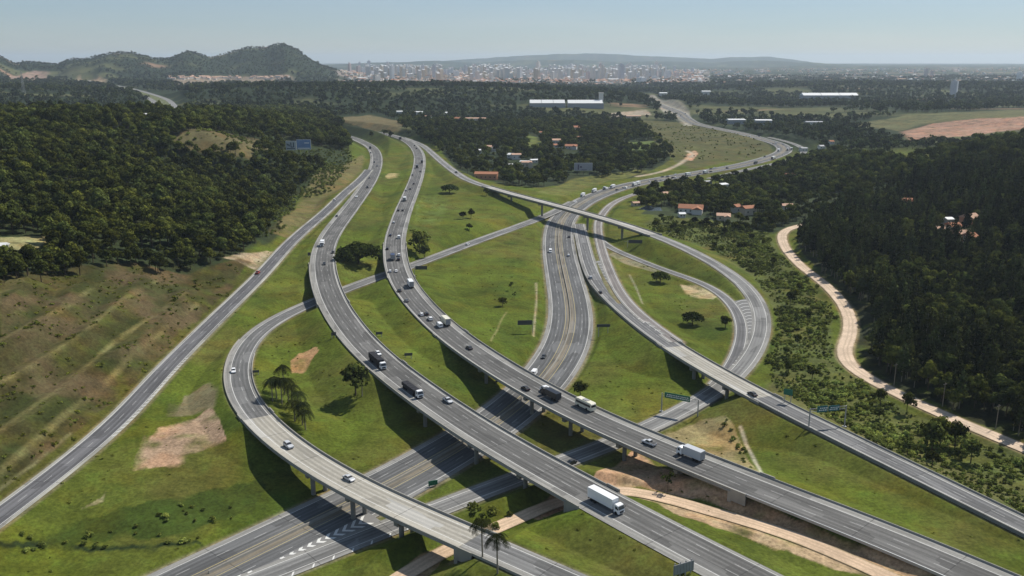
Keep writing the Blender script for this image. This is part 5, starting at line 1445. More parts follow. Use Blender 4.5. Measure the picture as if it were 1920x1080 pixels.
for u, v, Ht, sd_, lab in [(511,752,9.5,1,"palm with drooping crown at the outer edge of the palm clump in the ramp meadow"), (529,757,11.5,2,"tall palm in the middle of the palm clump in the ramp meadow"), (534,740,13.5,3,"tallest palm of the clump in the ramp meadow"), (541,752,10.5,4,"palm on the inner side of the clump in the ramp meadow"),
        (553,790,9.0,5,"lower palm in front of the clump, near the ramp"), (561,780,10.5,6,"leaning dark palm of the lower pair near the ramp"), (519,748,10.0,21,"palm at the back of the palm clump, between the tall ones"), (548,764,10.0,22,"palm standing between the upper clump and the lower palms"), (567,797,9.5,23,"palm close beside the slim one nearest the ramp deck"), (573,806,8.5,9,"slim palm nearest the concrete ramp deck"), (679,743,11.0,8,"slim palm behind the round dark tree by the highway embankment"),
        (905,1049,16.0,10,"tall palm in front of the ramp, left one of the two"), (933,1075,15.5,11,"tall palm in front of the ramp, right one of the two")]:
    cr, tr = palm_meshes(sd_, Ht * (.66 if v > 1000 else .84), 1.05 if v > 1000 else 1.18); t = empty("palm_tree", hit(u, v), random.uniform(0, 6.28))
    obj("crown", cr, None, t); obj("trunk", tr, None, t); tag(t, lab, "palm tree", "palm trees around the ramp")
# ------------------------------------------------------------------ vehicles
def car_paint(name, col, rough=.35): return simple("car_paint_" + name, col, rough, .04, .5, .5)
PAINTS = {"white": (.78, .78, .77), "silver": (.48, .49, .50), "black": (.015, .015, .017), "grey": (.13, .135, .14), "red": (.36, .03, .03), "blue": (.05, .08, .20), "dark blue": (.03, .04, .09), "cream": (.70, .66, .52), "dark grey": (.05, .052, .055), "beige": (.46, .41, .32)}
M_TYRE = simple("tyre_rubber", (.02, .02, .02), .9, .1, 4, .1)
M_WIN = simple("car_glass", (.02, .024, .028), .12, .05, 1, .6)
M_LAMP = simple("headlamp_lens", (.7, .7, .68), .2, .05, 1, .6)
M_TAIL = simple("tail_lamp_lens", (.35, .02, .02), .3, .05, 1, .5)
M_TARP = simple("dark_tarpaulin", (.028, .028, .032), .8, .2, .8, .2)
M_STEEL = simple("chassis_steel", (.05, .05, .052), .7, .2, 2, .3)

def wheel_mesh(r, w_):
    mb = MB(); mb.cyl((0, -w_ / 2, 0), (0, w_ / 2, 0), r, r, 12)
    me = mb.mesh("wheel"); me.materials.append(M_TYRE); return me
WHEEL = {"car": wheel_mesh(.32, .22), "truck": wheel_mesh(.52, .34)}
def shell(prof, y, taper=.0, z0=None):
    """side profile (x, z) drawn out to half width y, narrowed above z0"""
    n = len(prof); zs = [p[1] for p in prof]; zt = max(zs); zb = z0 if z0 is not None else min(zs)
    V = []
    for s in (-1, 1):
        for x, z in prof:
            k = 1 - taper * max(0, (z - zb)) / max(.01, zt - zb); V.append((x, s * y * k, z))
    F = [(i, (i + 1) % n, n + (i + 1) % n, n + i) for i in range(n)] + [tuple(range(n - 1, -1, -1)), tuple(range(n, 2 * n))]
    return V, F
def part(name, geo, mat, parent, bevel=0):
    mb = MB()
    for V, F in geo: mb.add(V, F)
    me = mb.mesh(name)
    if bevel:
        bm = bmesh.new(); bm.from_mesh(me); bmesh.ops.bevel(bm, geom=[e for e in bm.edges if e.calc_face_angle(0) > .5], offset=bevel, segments=2, affect="EDGES", clamp_overlap=True); bm.to_mesh(me); bm.free()
    return obj(name, me, mat, parent)
def bx(c, s):
    m = MB(); m.box(c, s); return (m.v, m.f)
def wheels(t, xs, y, r, kind):
    for x in xs:
        for s in (-1, 1):
            w_ = obj("wheel", WHEEL[kind], None, t); w_.location = (x, s * y, r)
def build_car(style, paint):
    t = empty("car")
    if style == "hatch":
        body = [(-1.95, .35), (-2.0, .75), (-1.9, .98), (-.2, 1.0), (.75, .96), (1.75, .82), (2.0, .62), (2.0, .3)]; roof = [(-1.88, .96), (-1.55, 1.42), (-.9, 1.5), (.05, 1.47), (.95, .95)]
        win = [(-1.80, 1.0), (-1.55, 1.36), (-.9, 1.43), (.03, 1.40), (.82, 1.0)]
    elif style == "sedan":
        body = [(-2.2, .38), (-2.25, .85), (-1.4, .98), (.7, .96), (1.9, .82), (2.2, .62), (2.2, .3)]; roof = [(-1.55, .95), (-.95, 1.38), (-.4, 1.45), (.2, 1.42), (1.05, .94)]
        win = [(-1.42, .99), (-.92, 1.32), (-.4, 1.38), (.18, 1.36), (.92, .99)]
    elif style == "suv":
        body = [(-2.15, .45), (-2.2, 1.0), (-2.05, 1.18), (.8, 1.15), (1.9, 1.02), (2.2, .8), (2.2, .4)]; roof = [(-2.05, 1.14), (-1.85, 1.70), (-1.2, 1.78), (.1, 1.74), (.95, 1.13)]
        win = [(-1.97, 1.2), (-1.82, 1.62), (-1.2, 1.69), (.08, 1.66), (.84, 1.2)]
    elif style == "pickup":
        body = [(-2.6, .5), (-2.65, 1.1), (-.6, 1.12), (1.1, 1.1), (2.3, 1.0), (2.6, .8), (2.6, .45)]; roof = [(-.75, 1.08), (-.6, 1.68), (0, 1.76), (.55, 1.72), (1.3, 1.08)]
        win = [(-.68, 1.16), (-.56, 1.61), (0, 1.68), (.54, 1.64), (1.15, 1.16)]
    hw = .86 if style in ("hatch", "sedan") else .95
    b = part("body", [shell(body, hw, .06, .75), shell(roof, hw * .9, .16)], car_paint(paint, PAINTS[paint]), t, .05)
    # side windows stand a little proud of the cabin, windscreen and rear window follow the slopes
    part("side_window", [shell(win, hw * .93, .17)], M_WIN, t)
    fr, bk = roof[-1], roof[0]; f2, b2 = roof[-2], roof[1]
    def pane(p, q, sgn):
        n = 1; y0, y1 = hw * .80, hw * .68; dx, dz = q[0] - p[0], q[1] - p[1]; l = math.hypot(dx, dz); ox, oz = (dz / l * .03 * sgn, -dx / l * .03 * sgn)
        a = lambda k: (p[0] + dx * k + ox, p[1] + dz * k + oz)
        A, B = a(.14), a(.9); V = [(A[0], -y0, A[1]), (A[0], y0, A[1]), (B[0], y1, B[1]), (B[0], -y1, B[1])]
        V2 = [(x - ox * .8, y, z - oz * .8) for x, y, z in V]
        return (V + V2, [(0, 1, 2, 3), (7, 6, 5, 4), (0, 4, 5, 1), (1, 5, 6, 2), (2, 6, 7, 3), (3, 7, 4, 0)])
    part("windscreen", [pane(fr, f2, 1)], M_WIN, t); part("rear_window", [pane(bk, b2, -1)], M_WIN, t)
    if style == "pickup": part("load_bed", [bx((-1.65, 0, 1.1), (1.75, 1.5, .05))], M_STEEL, t)
    xf, xb = body[-1][0], body[0][0]; zl = .66 if style in ("hatch", "sedan") else .85
    for s in (-1, 1):
        part("headlight", [bx((xf - .03, s * hw * .7, zl - .08), (.1, .32, .16))], M_LAMP, t); part("tail_light", [bx((xb - .02, s * hw * .74, zl), (.1, .25, .18))], M_TAIL, t)
    wheels(t, (xf - .75, xb + .75), hw - .06, .32, "car"); return t
def build_van(paint):
    t = empty("van")
    part("body", [shell([(-2.6, .4), (-2.65, 2.0), (-2.5, 2.25), (1.0, 2.25), (1.45, 2.1), (2.1, 1.25), (2.6, 1.05), (2.65, .4)], 1.0, .1, 1.0)], car_paint(paint, PAINTS[paint]), t, .08)
    part("windscreen", [([(2.07, -.82, 1.33), (2.07, .82, 1.33), (1.55, .76, 2.05), (1.55, -.76, 2.05), (2.0, -.82, 1.3), (2.0, .82, 1.3), (1.5, .76, 2.0), (1.5, -.76, 2.0)], [(0, 1, 2, 3), (7, 6, 5, 4), (0, 4, 5, 1), (1, 5, 6, 2), (2, 6, 7, 3), (3, 7, 4, 0)])], M_WIN, t)
    for s in (-1, 1): part("side_window", [bx((1.0, s * .965, 1.3), (1.0, .05, .55))], M_WIN, t)
    part("rear_window", [bx((-2.66, 0, 1.35), (.05, 1.4, .5))], M_WIN, t)
    wheels(t, (1.75, -1.7), .9, .35, "car"); return t
def cab(t, x, paint, z=.75):
    """tilt cab with windscreen, grille, mirrors; x is the cab's back"""
    c = part("cab", [shell([(x, z - .2), (x, z + 2.05), (x + .5, z + 2.25), (x + 1.55, z + 2.1), (x + 2.0, z + .9), (x + 2.05, z - .3)], 1.2, .08, z + .9)], car_paint(paint, PAINTS[paint]), t, .08)
    part("windscreen", [([(x + 2.02, -1.08, z + .95), (x + 2.02, 1.08, z + .95), (x + 1.68, 1.0, z + 1.9), (x + 1.68, -1.0, z + 1.9), (x + 1.95, -1.08, z + .9), (x + 1.95, 1.08, z + .9), (x + 1.6, 1.0, z + 1.85), (x + 1.6, -1.0, z + 1.85)], [(0, 1, 2, 3), (7, 6, 5, 4), (0, 4, 5, 1), (1, 5, 6, 2), (2, 6, 7, 3), (3, 7, 4, 0)])], M_WIN, c)
    part("grille", [bx((x + 2.05, 0, z - .1), (.08, 1.5, .6))], M_STEEL, c)
    for s in (-1, 1):
        part("side_window", [bx((x + 1.05, s * 1.165, z + .95), (.8, .06, .75))], M_WIN, c); part("headlight", [bx((x + 2.06, s * .9, z - .15), (.08, .34, .2))], M_LAMP, c); part("mirror", [bx((x + 1.85, s * 1.42, z + 1.1), (.12, .25, .5))], M_STEEL, c)
def build_box_truck(L, paint, box, mat=None, hb=2.6):
    t = empty("truck"); x0 = -L / 2
    part("cargo_box", [bx((x0 + (L - 2.6) / 2, 0, 1.05), (L - 2.6, 2.5, hb))], mat or car_paint(box, PAINTS[box]), t, .04)
    part("rear_door", [bx((x0 - .04, 0, 1.15), (.05, 2.3, hb - .2))], M_STEEL if box in ("black", "dark grey") else simple("grey_door", (.3, .3, .3)), t)
    part("chassis", [bx((-.1, 0, .6), (L - .6, 1.0, .35)), bx((x0 + .2, 0, .45), (.15, 2.3, .25))], M_STEEL, t)
    cab(t, L / 2 - 2.15, paint)
    xs = [L / 2 - 1.2, x0 + 1.6] + ([x0 + 2.8] if L > 8.5 else [])
    wheels(t, xs, 1.05, .52, "truck"); return t
def build_semi(L, paint, kind):
    """tractor with a long trailer: 'tarp' dark tarpaulin body, 'box' pale box, 'flat' low dark load"""
    t = empty("lorry"); x0 = -L / 2; TL = L - 3.2
    hb = {"tarp": 2.3, "box": 2.75, "flat": 1.3}[kind]
    mat = {"tarp": M_TARP, "box": simple("trailer_white", (.62, .62, .60), .5, .06, .4, .4), "flat": M_TARP}[kind]
    tr = part("trailer", [bx((x0 + TL / 2, 0, 1.15), (TL, 2.55, hb))], mat, t, .05)
    part("rear_door", [bx((x0 - .04, 0, 1.25), (.06, 2.4, hb - .2))], M_STEEL, tr)
    if kind != "box":
        for k in range(5): part("tarp_hoop", [bx((x0 + TL * (k + .5) / 5, 0, 1.15 + hb), (.12, 2.5, .09))], M_STEEL, tr)
    part("chassis", [bx((0, 0, .62), (L - 1.0, 1.0, .4))], M_STEEL, t)
    cab(t, L / 2 - 2.15, paint, .85)
    wheels(t, (L / 2 - 1.0, L / 2 - 4.2, x0 + 1.3, x0 + 2.55, x0 + 3.8), 1.05, .52, "truck"); return t
def build_bus(L, paint):
    t = empty("bus")
    part("body", [shell([(-L / 2, .4), (-L / 2, 2.9), (-L / 2 + .35, 3.2), (L / 2 - .6, 3.2), (L / 2 - .1, 2.7), (L / 2, 1.2), (L / 2, .4)], 1.27, .06, 1.4)], car_paint(paint, PAINTS[paint]), t, .1)
    for s in (-1, 1): part("side_window", [bx((-.1, s * 1.225, 1.6), (L - 1.2, .08, .85))], M_WIN, t)
    part("windscreen", [bx((L / 2 - .06, 0, 1.5), (.1, 2.1, 1.1))], M_WIN, t); part("rear_window", [bx((-L / 2 - .01, 0, 1.7), (.08, 2.0, .8))], M_WIN, t)
    part("roof_unit", [bx((-.4, 0, 3.18), (2.4, 1.5, .22))], simple("grey_door", (.3, .3, .3)), t)
    wheels(t, (L / 2 - 2.0, -L / 2 + 2.4), 1.1, .5, "truck"); return t
CACHE = {}
def vehicle(spec, u, v, road, towards, label, zc=None):
    """towards: +1 drives along the traced direction of the road"""
    key = spec
    kind = spec[0]
    zc = zc if zc is not None else (.7 if kind == "car" else 1.0 if kind == "van" else 1.6)
    r = ROADS[road]; i = near_index(road, (u, v)); P = at_z(u, v, r["line"][i, 2] + zc)
    j = int(np.argmin(np.hypot(r["line"][:, 0] - P[0], r["line"][:, 1] - P[1]))); Nn = r["nrm"][j]
    off = float((P[0] - r["line"][j, 0]) * Nn[0] + (P[1] - r["line"][j, 1]) * Nn[1]); lim = r["w"] / 2 - 1.5
    off = max(-lim, min(lim, off)); Q = r["line"][j]
    hd = math.atan2(-Nn[0], Nn[1]) + (0 if towards > 0 else math.pi)
    if key in CACHE: t = copy_tree(CACHE[key])
    else:
        t = {"car": lambda: build_car(*spec[1:]), "van": lambda: build_van(*spec[1:]), "truck": lambda: build_box_truck(*spec[1:]), "lorry": lambda: build_semi(*spec[1:]), "bus": lambda: build_bus(*spec[1:])}[kind]()
        CACHE[key] = t
    t.location = (Q[0] + Nn[0] * off, Q[1] + Nn[1] * off, Q[2] + .03); t.rotation_euler = (0, 0, hd)
    tag(t, label, {"car": "car", "van": "van", "truck": "truck", "lorry": "lorry", "bus": "bus"}[kind], "vehicles on the roads of the interchange")
C_, V_, T_, S_, B_ = "car", "van", "truck", "lorry", "bus"
VEH = [
 ((C_,"suv","silver"),540,834,"A",-1,"large silver car just driving onto the pale ramp viaduct"), ((C_,"sedan","silver"),649,893,"A",-1,"silver car with dark windows alone in the middle of the pale ramp viaduct"), ((C_,"hatch","white"),438,694,"A",-1,"small white car on the outer side of the loop ramp bend"),
 ((S_,15.0,"white","tarp"),710,679,"B",-1,"lorry with white cab and dark load, the rear one of two on the viaduct"), ((S_,14.5,"white","flat"),776,731,"B",-1,"lorry with white cab and low dark load following the silver pickup"), ((C_,"pickup","silver"),839,750,"B",-1,"silver pickup ahead of the two dark-loaded lorries"), ((T_,12.5,"white","white",None,2.9),1134,939,"B",-1,"long white box lorry at the lower end of the highway viaduct"),
 ((C_,"hatch","white"),708,661,"B",-1,"white car beside the rear dark-loaded lorry"), ((T_,8.5,"white","white",None,2.5),604,457,"B",-1,"white truck at the top of the curve by the big round tree"), ((C_,"hatch","dark grey"),608,494,"B",-1,"dark car in the middle of the curve by the big round tree"), ((C_,"sedan","black"),628,472,"B",-1,"dark car at the shadow of the big round tree"),
 ((C_,"sedan","dark grey"),631,405,"B",-1,"dark car on the highway where the side road runs closest"), ((T_,8.5,"dark grey","black",None,2.5),694,277,"B",-1,"dark truck at the top bend of the near carriageway"), ((C_,"suv","black"),684,286,"B",-1,"black car at the roadside by the top bend"), ((C_,"suv","dark grey"),702,304,"B",-1,"dark car below the top bend, the upper of two"), ((C_,"hatch","grey"),707,311,"B",-1,"grey car below the top bend, the lower of two"),
 ((C_,"sedan","grey"),693,333,"B",-1,"grey car where the side road joins the highway"), ((C_,"suv","black"),689,351,"B",-1,"black car just below the junction of side road and highway"), ((C_,"suv","white"),668,369,"B",-1,"white car on the highway beside the end of the side road"),
 ((C_,"hatch","white"),627,374,"G",1,"white car at the far end of the straight side road"), ((C_,"pickup","red"),482,512,"G",1,"red pickup on the straight side road by the sandy track"),
 ((T_,9.0,"grey","black",None,2.6),750,259,"C",1,"black truck at the top of the far carriageway bend"), ((C_,"suv","black"),777,273,"C",1,"black car at the fork of highway and flyover, upper one"), ((C_,"suv","dark grey"),781,278,"C",1,"dark car at the fork of highway and flyover, lower one"), ((T_,8.0,"grey","black",None,2.4),791,303,"C",1,"dark truck right after the flyover fork"), ((T_,8.5,"grey","dark grey",None,2.5),782,312,"C",1,"dark truck on the median side below the flyover fork"),
 ((C_,"sedan","dark grey"),788,321,"C",1,"dark car behind the truck below the fork, verge side"), ((C_,"hatch","grey"),773,328,"C",1,"grey car level with the small bare patch of the median"), ((C_,"hatch","dark grey"),776,344,"C",1,"dark car on the far carriageway, the higher of three in line"), ((C_,"sedan","black"),769,354,"C",1,"black car on the far carriageway, second of three in line"), ((C_,"hatch","silver"),761,357,"C",1,"silver car on the far carriageway by the median edge"),
 ((T_,8.0,"white","white",None,2.5),759,373,"C",1,"white truck on the far carriageway where it straightens"), ((C_,"hatch","black"),747,394,"C",1,"black car, left one of a side-by-side pair"), ((C_,"hatch","dark grey"),755,394,"C",1,"dark grey car, right one of a side-by-side pair"), ((C_,"hatch","white"),738,417,"C",1,"white car close to the median on the upper curve"), ((C_,"hatch","dark blue"),732,440,"C",1,"dark blue car on the median side of the upper curve"),
 ((V_,"white"),748,445,"C",1,"white van on the outer lane of the upper curve"), ((C_,"hatch","black"),726,466,"C",1,"black car just behind the blue truck on the curve"), ((T_,8.5,"blue","dark blue",None,2.7),736,481,"C",1,"dark blue truck on the curve over the underpass"), ((C_,"suv","white"),748,479,"C",1,"white car beside the blue truck over the underpass"), ((C_,"suv","black"),747,486,"C",1,"black car just below the white car beside the blue truck"),
 ((C_,"hatch","white"),731,507,"C",1,"white car on the curve, left one of a white pair"), ((C_,"sedan","white"),743,508,"C",1,"white car on the curve, right one of a white pair"), ((T_,10.0,"white","white",None,2.9),770,533,"C",1,"white box truck with dark back on the curve below the white pair"), ((C_,"sedan","black"),748,543,"C",1,"black car level with the white box truck"), ((C_,"sedan","grey"),762,563,"C",1,"grey car on the curve below the black car"),
 ((C_,"hatch","white"),791,590,"C",1,"white car, left in the cluster of three behind the cream truck"), ((C_,"hatch","black"),799,588,"C",1,"black car in the cluster of three behind the cream truck"), ((C_,"suv","white"),806,597,"C",1,"white car, right in the cluster of three behind the cream truck"), ((V_,"white"),824,609,"C",1,"white van next to the cream box truck"), ((T_,9.5,"cream","cream",None,2.8),836,603,"C",1,"cream box truck at the start of the long viaduct"),
 ((C_,"sedan","dark grey"),881,652,"C",1,"dark car alone at the beginning of the long viaduct"), ((C_,"sedan","black"),985,727,"C",1,"black car with pale rear on the long viaduct, median lane"), ((V_,"white"),1021,729,"C",1,"white van in front of the black truck on the long viaduct"), ((T_,10.0,"black","black",None,2.2),1034,739,"C",1,"black truck behind the white van on the long viaduct"), ((B_,9.0,"cream"),1097,757,"C",1,"cream bus on the outer lane of the long viaduct"),
 ((C_,"pickup","silver"),1213,828,"C",1,"silver car on the long viaduct between bus and box truck"), ((T_,9.5,"white","silver",None,2.8),1294,850,"C",1,"box truck with shaded grey back at the lower end of the long viaduct"),
 ((T_,8.5,"black","black",None,2.6),667,241,"C",1,"black truck on the highway at the very top by the wood"), ((C_,"suv","black"),633,237,"C",1,"black car furthest up the highway by the wood"), ((C_,"hatch","grey"),720,254,"C",1,"grey car at the top of the far carriageway"), ((C_,"suv","dark grey"),644,241,"C",1,"dark car behind the topmost black truck"),
 ((V_,"white"),1032,470,"L",-1,"white van on the lower motorway below the flyover"), ((C_,"sedan","dark grey"),1067,443,"L",1,"dark car on the lower motorway in the flyover's shade"), ((C_,"hatch","white"),1066,478,"L",1,"white car on the lower motorway where the slip road leaves"), ((C_,"sedan","dark grey"),1020,667,"L",-1,"dark car on the lower motorway before it dips under the long viaduct"), ((V_,"white"),1001,699,"L",-1,"white van about to pass under the long viaduct"),
 ((C_,"hatch","white"),1079,378,"L",-1,"white car on the lower motorway just behind the flyover"), ((T_,8.5,"white","white",None,2.6),1091,366,"L",-1,"white truck on the lower motorway, nearest of the queue"), ((T_,9.0,"white","white",None,2.6),1109,357,"L",-1,"white truck on the lower motorway, second of the queue"), ((V_,"silver"),1124,352,"L",-1,"silver van on the lower motorway, last of the queue"), ((T_,9.0,"white","white",None,2.8),1196,344,"L",-1,"white truck on the motorway in front of the pond trees"),
 ((T_,10.0,"white","white",None,2.8),1291,327,"L",1,"white lorry on the motorway beyond the trees"), ((S_,15.0,"white","box"),1463,297,"L",1,"white articulated lorry on the inside of the far motorway bend"), ((C_,"suv","black"),1262,333,"L",1,"black car on the motorway before the far bend"), ((C_,"suv","dark grey"),1252,331,"L",-1,"dark car on the oncoming side before the far bend"), ((T_,8.0,"grey","dark grey",None,2.4),1427,306,"L",-1,"grey truck entering the far motorway bend"), ((T_,9.0,"white","white",None,2.6),1490,279,"L",1,"white truck at the outside of the far motorway bend"), ((V_,"white"),1455,268,"L",1,"white van leaving the far motorway bend"),
 ((C_,"suv","silver"),1107,520,"E",-1,"silver car with dark windows at the start of the slip road"), ((C_,"hatch","black"),1120,548,"E",-1,"black car on the slip road behind the silver car"), ((C_,"sedan","black"),1409,737,"E",-1,"dark car at the lower end of the slip road bridge"), ((C_,"hatch","grey"),1120,441,"Eb",1,"grey car on the feeder in the flyover's shade"),
 ((C_,"suv","black"),855,323,"D",1,"black car on the flyover, lower of two after the fork"), ((C_,"sedan","silver"),843,314,"D",1,"silver car on the flyover, upper of two after the fork"), ((C_,"hatch","white"),878,457,"A",1,"white car on the diagonal ramp between highway and lower motorway"), ((C_,"sedan","dark grey"),1083,870,"D",1,"grey car in the sunny gap of the collector road between the viaducts"),
]
for v_ in VEH: vehicle(*v_)
# the thick far traffic: too small to tell apart
vr_ = random.Random(9)
for k in range(34):
    u, v, w_ = vr_.choice([(1150,356,1), (1175,349,1), (1215,340,1), (1240,336,1), (1270,331,1), (1310,324,1), (1345,318,1), (1385,310,1), (1440,297,1), (1462,290,1), (1472,282,1), (1460,271,1), (1412,255,1), (1290,224,1), (1280,215,1), (1262,206,1), (1230,193,1)])
    u += vr_.uniform(-16, 16) if v > 300 else vr_.uniform(-6, 6); r = ROADS["L"]; i = near_index("L", (u, v)); off = vr_.choice([-8, -4.6, 4.6, 8, 8])
    P = r["line"][i] + np.array([*(r["nrm"][i] * off), 0]); U, V, _d = project(np.array([P]))
    spec = vr_.choice([(C_,"hatch","white"), (C_,"sedan","dark grey"), (C_,"suv","black"), (V_,"white"), (C_,"hatch","silver"), (T_,8.5,"white","white",None,2.6)])
    vehicle(spec, float(U[0]), float(V[0]) - 1.0, "L", 1 if off < 0 else -1, "small vehicle in the thick far traffic of the lower motorway beyond the flyover")

# ------------------------------------------------------------------ signs, poles, billboards
M_SIGNG = simple("sign_green", (.02, .14, .085), .5, .1, .5, .3); M_SIGNB = simple("sign_blue", (.02, .12, .12), .5, .1, .5, .3)
M_SIGNBACK = simple("sign_back", (.07, .07, .07), .6, .2, .5, .3); M_GALV = simple("galvanised_post", (.30, .30, .29), .5, .15, .5, .5)
M_BORDER = simple("sign_white", (.7, .7, .68), .6, .08, 1, .2)
def pxm(P): return FPX / (P[1] * CP - (P[2] - H) * SP)
def panel(t, name, x0, x1, z0, z1, y, mat, rows=0, back=M_SIGNBACK):
    """a sign board in the x-z plane facing -y, with border, and text bars when rows"""
    w_ = x1 - x0; p = part(name, [bx(((x0 + x1) / 2, y, z0), (x1 - x0, .12, z1 - z0))], mat, t)
    if rows:
        rs = random.Random(int(w_ * 100)); LT = []
        for q in range(rows):
            zz = z0 + (z1 - z0) * (.18 + .64 * (q + .2) / rows); xx = x0 + .35 + rs.uniform(0, .6)
            while xx < x1 - .6:
                l_ = rs.uniform(.3, .8); LT.append(bx((xx + l_ / 2, y - .08, zz), (l_, .04, (z1 - z0) * .34 / rows))); xx += l_ + .22
        part("lettering", LT, M_BORDER, p)
    part("stiffener", [bx(((x0 + x1) / 2, y + .14, z0 + (z1 - z0) * k), (x1 - x0 - .2, .12, .12)) for k in (.25, .72)], back, p)
    return p
def sign(u, v, w, hh, z0, rz, label, mat, post_at="right", cat="road sign", rows=0, name="road_sign"):
    P = hit(u, v); t = empty(name, P, rz); tag(t, label, cat)
    xs = {"right": [w / 2 + .5], "left": [-w / 2 - .5], "both": [-w * .35, w * .35]}[post_at]
    for x in xs:
        mb = MB(); mb.cyl((x, .35, -1), (x, .35, z0 + hh * .8), .16, .12, 8); mb.build("post", M_GALV, t)
    if post_at != "both":
        mb = MB(); mb.box((0 + xs[0] * .5, .35, z0 + hh * .5), (w + .8, .14, .14)); mb.build("arm", M_GALV, t)
    panel(t, "board", -w / 2, w / 2, z0, z0 + hh, 0, mat); return t
sign(984,624,7.0,2.3,4.0,.08,"road sign seen from its dark back beside the lower motorway meadow, on a single pole",M_SIGNBACK)
sign(790,516,7.0,2.2,3.4,.05,"dark backed road sign at the mouth of the diagonal ramp beside the highway",M_SIGNBACK,"left")
sign(1131,628,6.4,1.4,4.0,.05,"low dark backed sign in the grass between lower motorway and slip road",M_SIGNBACK,"both")
sign(1191,462,9.5,2.4,2.2,-.1,"dark backed sign on a pale pole under the flyover by the feeder road",M_SIGNBACK,"left")
sign(626,634,2.2,1.6,1.2,.3,"small dark sign on the barrier of the highway bend",M_SIGNBACK,"both"); sign(711,631,3.0,1.2,1.0,.2,"small dark sign plate in the median grass of the highway",M_SIGNBACK,"both"); sign(766,672,3.4,1.2,1.2,.2,"small dark sign plate in the grass beside the long viaduct start",M_SIGNBACK,"both")
sign(480,703,2.6,1.0,1.0,.2,"small dark sign plate on the inside of the loop ramp",M_SIGNBACK,"both"); sign(580,482,1.8,2.0,1.0,.2,"small dark sign on the outside of the highway curve by the big round tree",M_SIGNBACK,"both"); sign(812,913,3.0,1.6,.6,.4,"small dark green cabinet-like sign at the lower motorway kerb",M_SIGNG,"both")
# gantries
def gantry(uvA, uvB, hgt, boards, label):
    A, B = np.array(hit(*uvA)), np.array(hit(*uvB)); z = min(A[2], B[2]); P = (A + B) / 2; P[2] = z
    d = B - A; ln = math.hypot(d[0], d[1]); rz = math.atan2(d[1], d[0])
    t = empty("sign_gantry", tuple(P), rz); tag(t, label, "sign gantry")
    for x in (-ln / 2, ln / 2):
        mb = MB(); mb.cyl((x, 0, -1.5), (x, 0, hgt + .6), .26, .2, 10); mb.box((x, 0, -.4), (1.2, 1.2, .8)); mb.build("post", M_GALV, t)
    mb = MB()
    for dz in (0, 1.0):
        mb.cyl((-ln / 2, 0, hgt - .5 + dz), (ln / 2, 0, hgt - .5 + dz), .09, .09, 6)
    nn = int(ln / 1.4)
    for k in range(nn): mb.cyl((-ln / 2 + ln * k / nn, 0, hgt - .5 + (k % 2)), (-ln / 2 + ln * (k + 1) / nn, 0, hgt - .5 + ((k + 1) % 2)), .05, .05, 5)
    mb.build("truss", M_GALV, t)
    for x0, x1, z0, z1, mat in boards: panel(t, "board", ln * x0, ln * x1, hgt + z0, hgt + z1, -.3, mat, 2)
gantry((1240,772),(1308,781),7.0,[(-.42,.28,-.9,1.3,M_SIGNG)],"sign gantry with dark green board spanning the collector road")
gantry((1516,804),(1583,801),7.4,[(-.32,-.04,-.9,1.4,M_SIGNB),(-.01,.29,-.8,1.2,M_SIGNB)],"sign gantry with blue-green boards spanning the slip road")
sign(1476,757,3.2,2.2,3.4,-.5,"green sign on posts at the scrub edge before the blue gantry",M_SIGNG,"both")
# billboards
M_BILL = simple("billboard_white", (.36, .40, .42), .6, .2, .3, .2); M_BILLB = simple("billboard_sky", (.16, .26, .44), .6, .3, .12, .2); M_DK = simple("billboard_ink", (.03, .05, .06), .7, .2, 1, .1); M_BILLG = simple("billboard_grey", (.36, .35, .38), .6, .25, .2, .2)
def billboard(u0, u1, v0, v1, vb, label, mat, art, rz=0.0):
    P = hit((u0 + u1) / 2, vb); k = 1 / pxm(P); w = (u1 - u0) * k; z0 = (vb - v1) * k; z1 = (vb - v0) * k
    t = empty("billboard", P, rz); tag(t, label, "billboard")
    for x in (-w * .35, 0, w * .35):
        mb = MB(); mb.box((x, .45, -2), (.5, .5, z1 + 1.6)); mb.build("post", M_STEEL, t)
    f = part("frame", [bx((0, .2, z0 - .25), (w + .5, .3, z1 - z0 + .5))], M_BORDER, t)
    b = part("poster", [bx((0, -.02, z0), (w, .08, z1 - z0))], mat, t)
    part("lettering", [bx((-w / 2 + w * (a + c) / 2, -.09, z0 + (z1 - z0) * s), (w * (c - a), .06, (z1 - z0) * (e - s))) for a, c, s, e in art], M_DK if mat is M_BILL else M_BORDER if mat is M_BILLB else simple("billboard_mauve", (.14, .12, .16)), b)
billboard(537.5,556,265,281,292,"smaller white billboard with dark lettering on the wooded knoll, beside the blue one",M_BILL,[(.08,.36,.52,.62),(.27,.36,.40,.62),(.08,.14,.62,.78),(.46,.54,.35,.85),(.72,.80,.35,.85),(.46,.80,.28,.36),(.06,.9,.10,.18)])
billboard(557.5,583.5,262.5,280,292,"larger blue billboard on the wooded knoll above the side road",M_BILLB,[(.06,.94,.04,.16),(.55,.9,.62,.72)])
billboard(1077,1110,306,319.5,328,"grey advertising board on posts in front of the wood by the lower motorway",M_BILLG,[(.18,.26,.1,.8),(.30,.42,.35,.6),(.40,.70,.02,.12)])
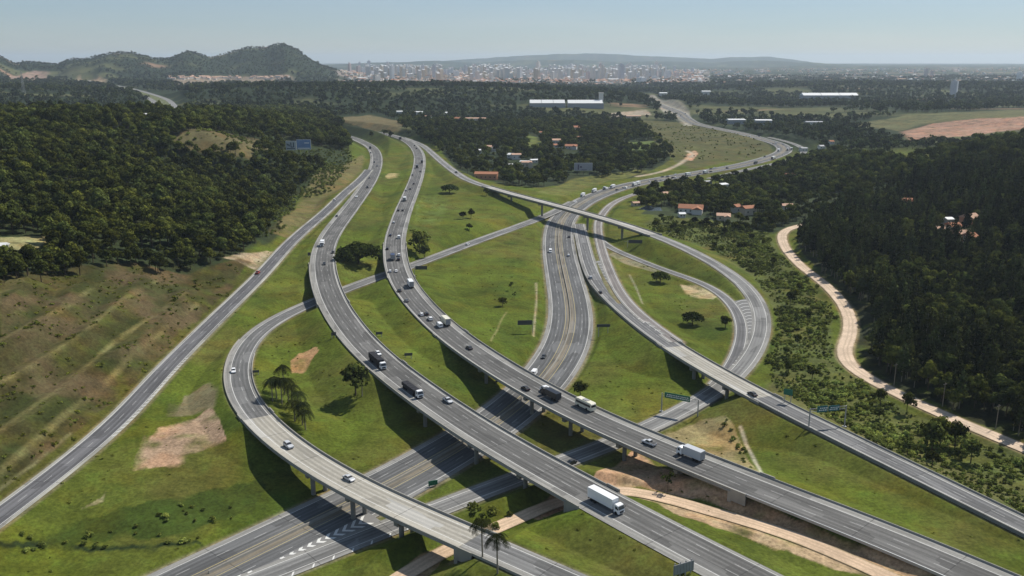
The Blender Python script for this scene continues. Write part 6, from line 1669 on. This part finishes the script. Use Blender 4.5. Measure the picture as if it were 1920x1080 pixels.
# framed sign at the bottom edge
P = hit(1281, 1083); t = empty("road_sign", P, .45); tag(t, "big pale sign with ribbed frame at the bottom edge of the picture", "road sign")
for x in (-2.4, -.8, .8, 2.4):
    mb = MB(); mb.box((x, .3, -1), (.22, .22, 5.3)); mb.build("post", M_GALV, t)
b = part("board", [bx((0, 0, 1.3), (6.0, .1, 2.7))], simple("sign_pale", (.26, .27, .28), .5, .2, .5, .4), t)
part("stiffener", [bx((-2.7 + k * .9, -.1, 1.3), (.14, .1, 2.75)) for k in range(7)], M_GALV, b)
# utility poles along the sandy road
for u, v, hh, lab in [(1676,723,9.5,"wooden utility pole, first of three along the sandy road"), (1767,762,9.5,"wooden utility pole, second of three along the sandy road"), (1867,803,9.0,"wooden utility pole, third of three along the sandy road, nearest the picture edge")]:
    t = empty("utility_pole", hit(u, v), .5); tag(t, lab, "utility pole", "utility poles along the sandy road")
    mb = MB(); mb.cyl((0, 0, -1), (0, 0, hh), .17, .12, 8); mb.build("mast", M_BARKP, t)
    mb = MB(); mb.box((0, 0, hh - .7), (2.0, .12, .12)); mb.build("crossarm", M_BARKP, t)
    for x in (-.8, 0, .8):
        mb = MB(); mb.cyl((x, 0, hh - .58), (x, 0, hh - .35), .07, .05, 6); mb.build("insulator", M_GALV, t)
# pylon on the far hill
x, y, z = hit(45, 176); t = empty("pylon", (x, y, z)); tag(t, "thin lattice power pylon above the far woods", "pylon")
mb = MB(); hh = 42 / pxm((x, y, z))
for sx, sy in ((-1, -1), (1, -1), (1, 1), (-1, 1)): mb.cyl((sx * 3, sy * 3, -2), (sx * .5, sy * .5, hh), .35, .2, 4)
for k in range(7):
    q = k / 7; r0, r1 = 3 - 2.5 * q, 3 - 2.5 * (k + 1) / 7
    mb.cyl((-r0, -r0, hh * q), (r1, -r1, hh * (k + 1) / 7), .14, .14, 4); mb.cyl((r0, r0, hh * q), (-r1, r1, hh * (k + 1) / 7), .14, .14, 4)
mb.build("mast", M_GALV, t)
for q in (.78, .9):
    ma = MB(); ma.box((0, 0, hh * q), (12 - 8 * (q - .78) * 4, .5, .6)); ma.build("arm", M_GALV, t)
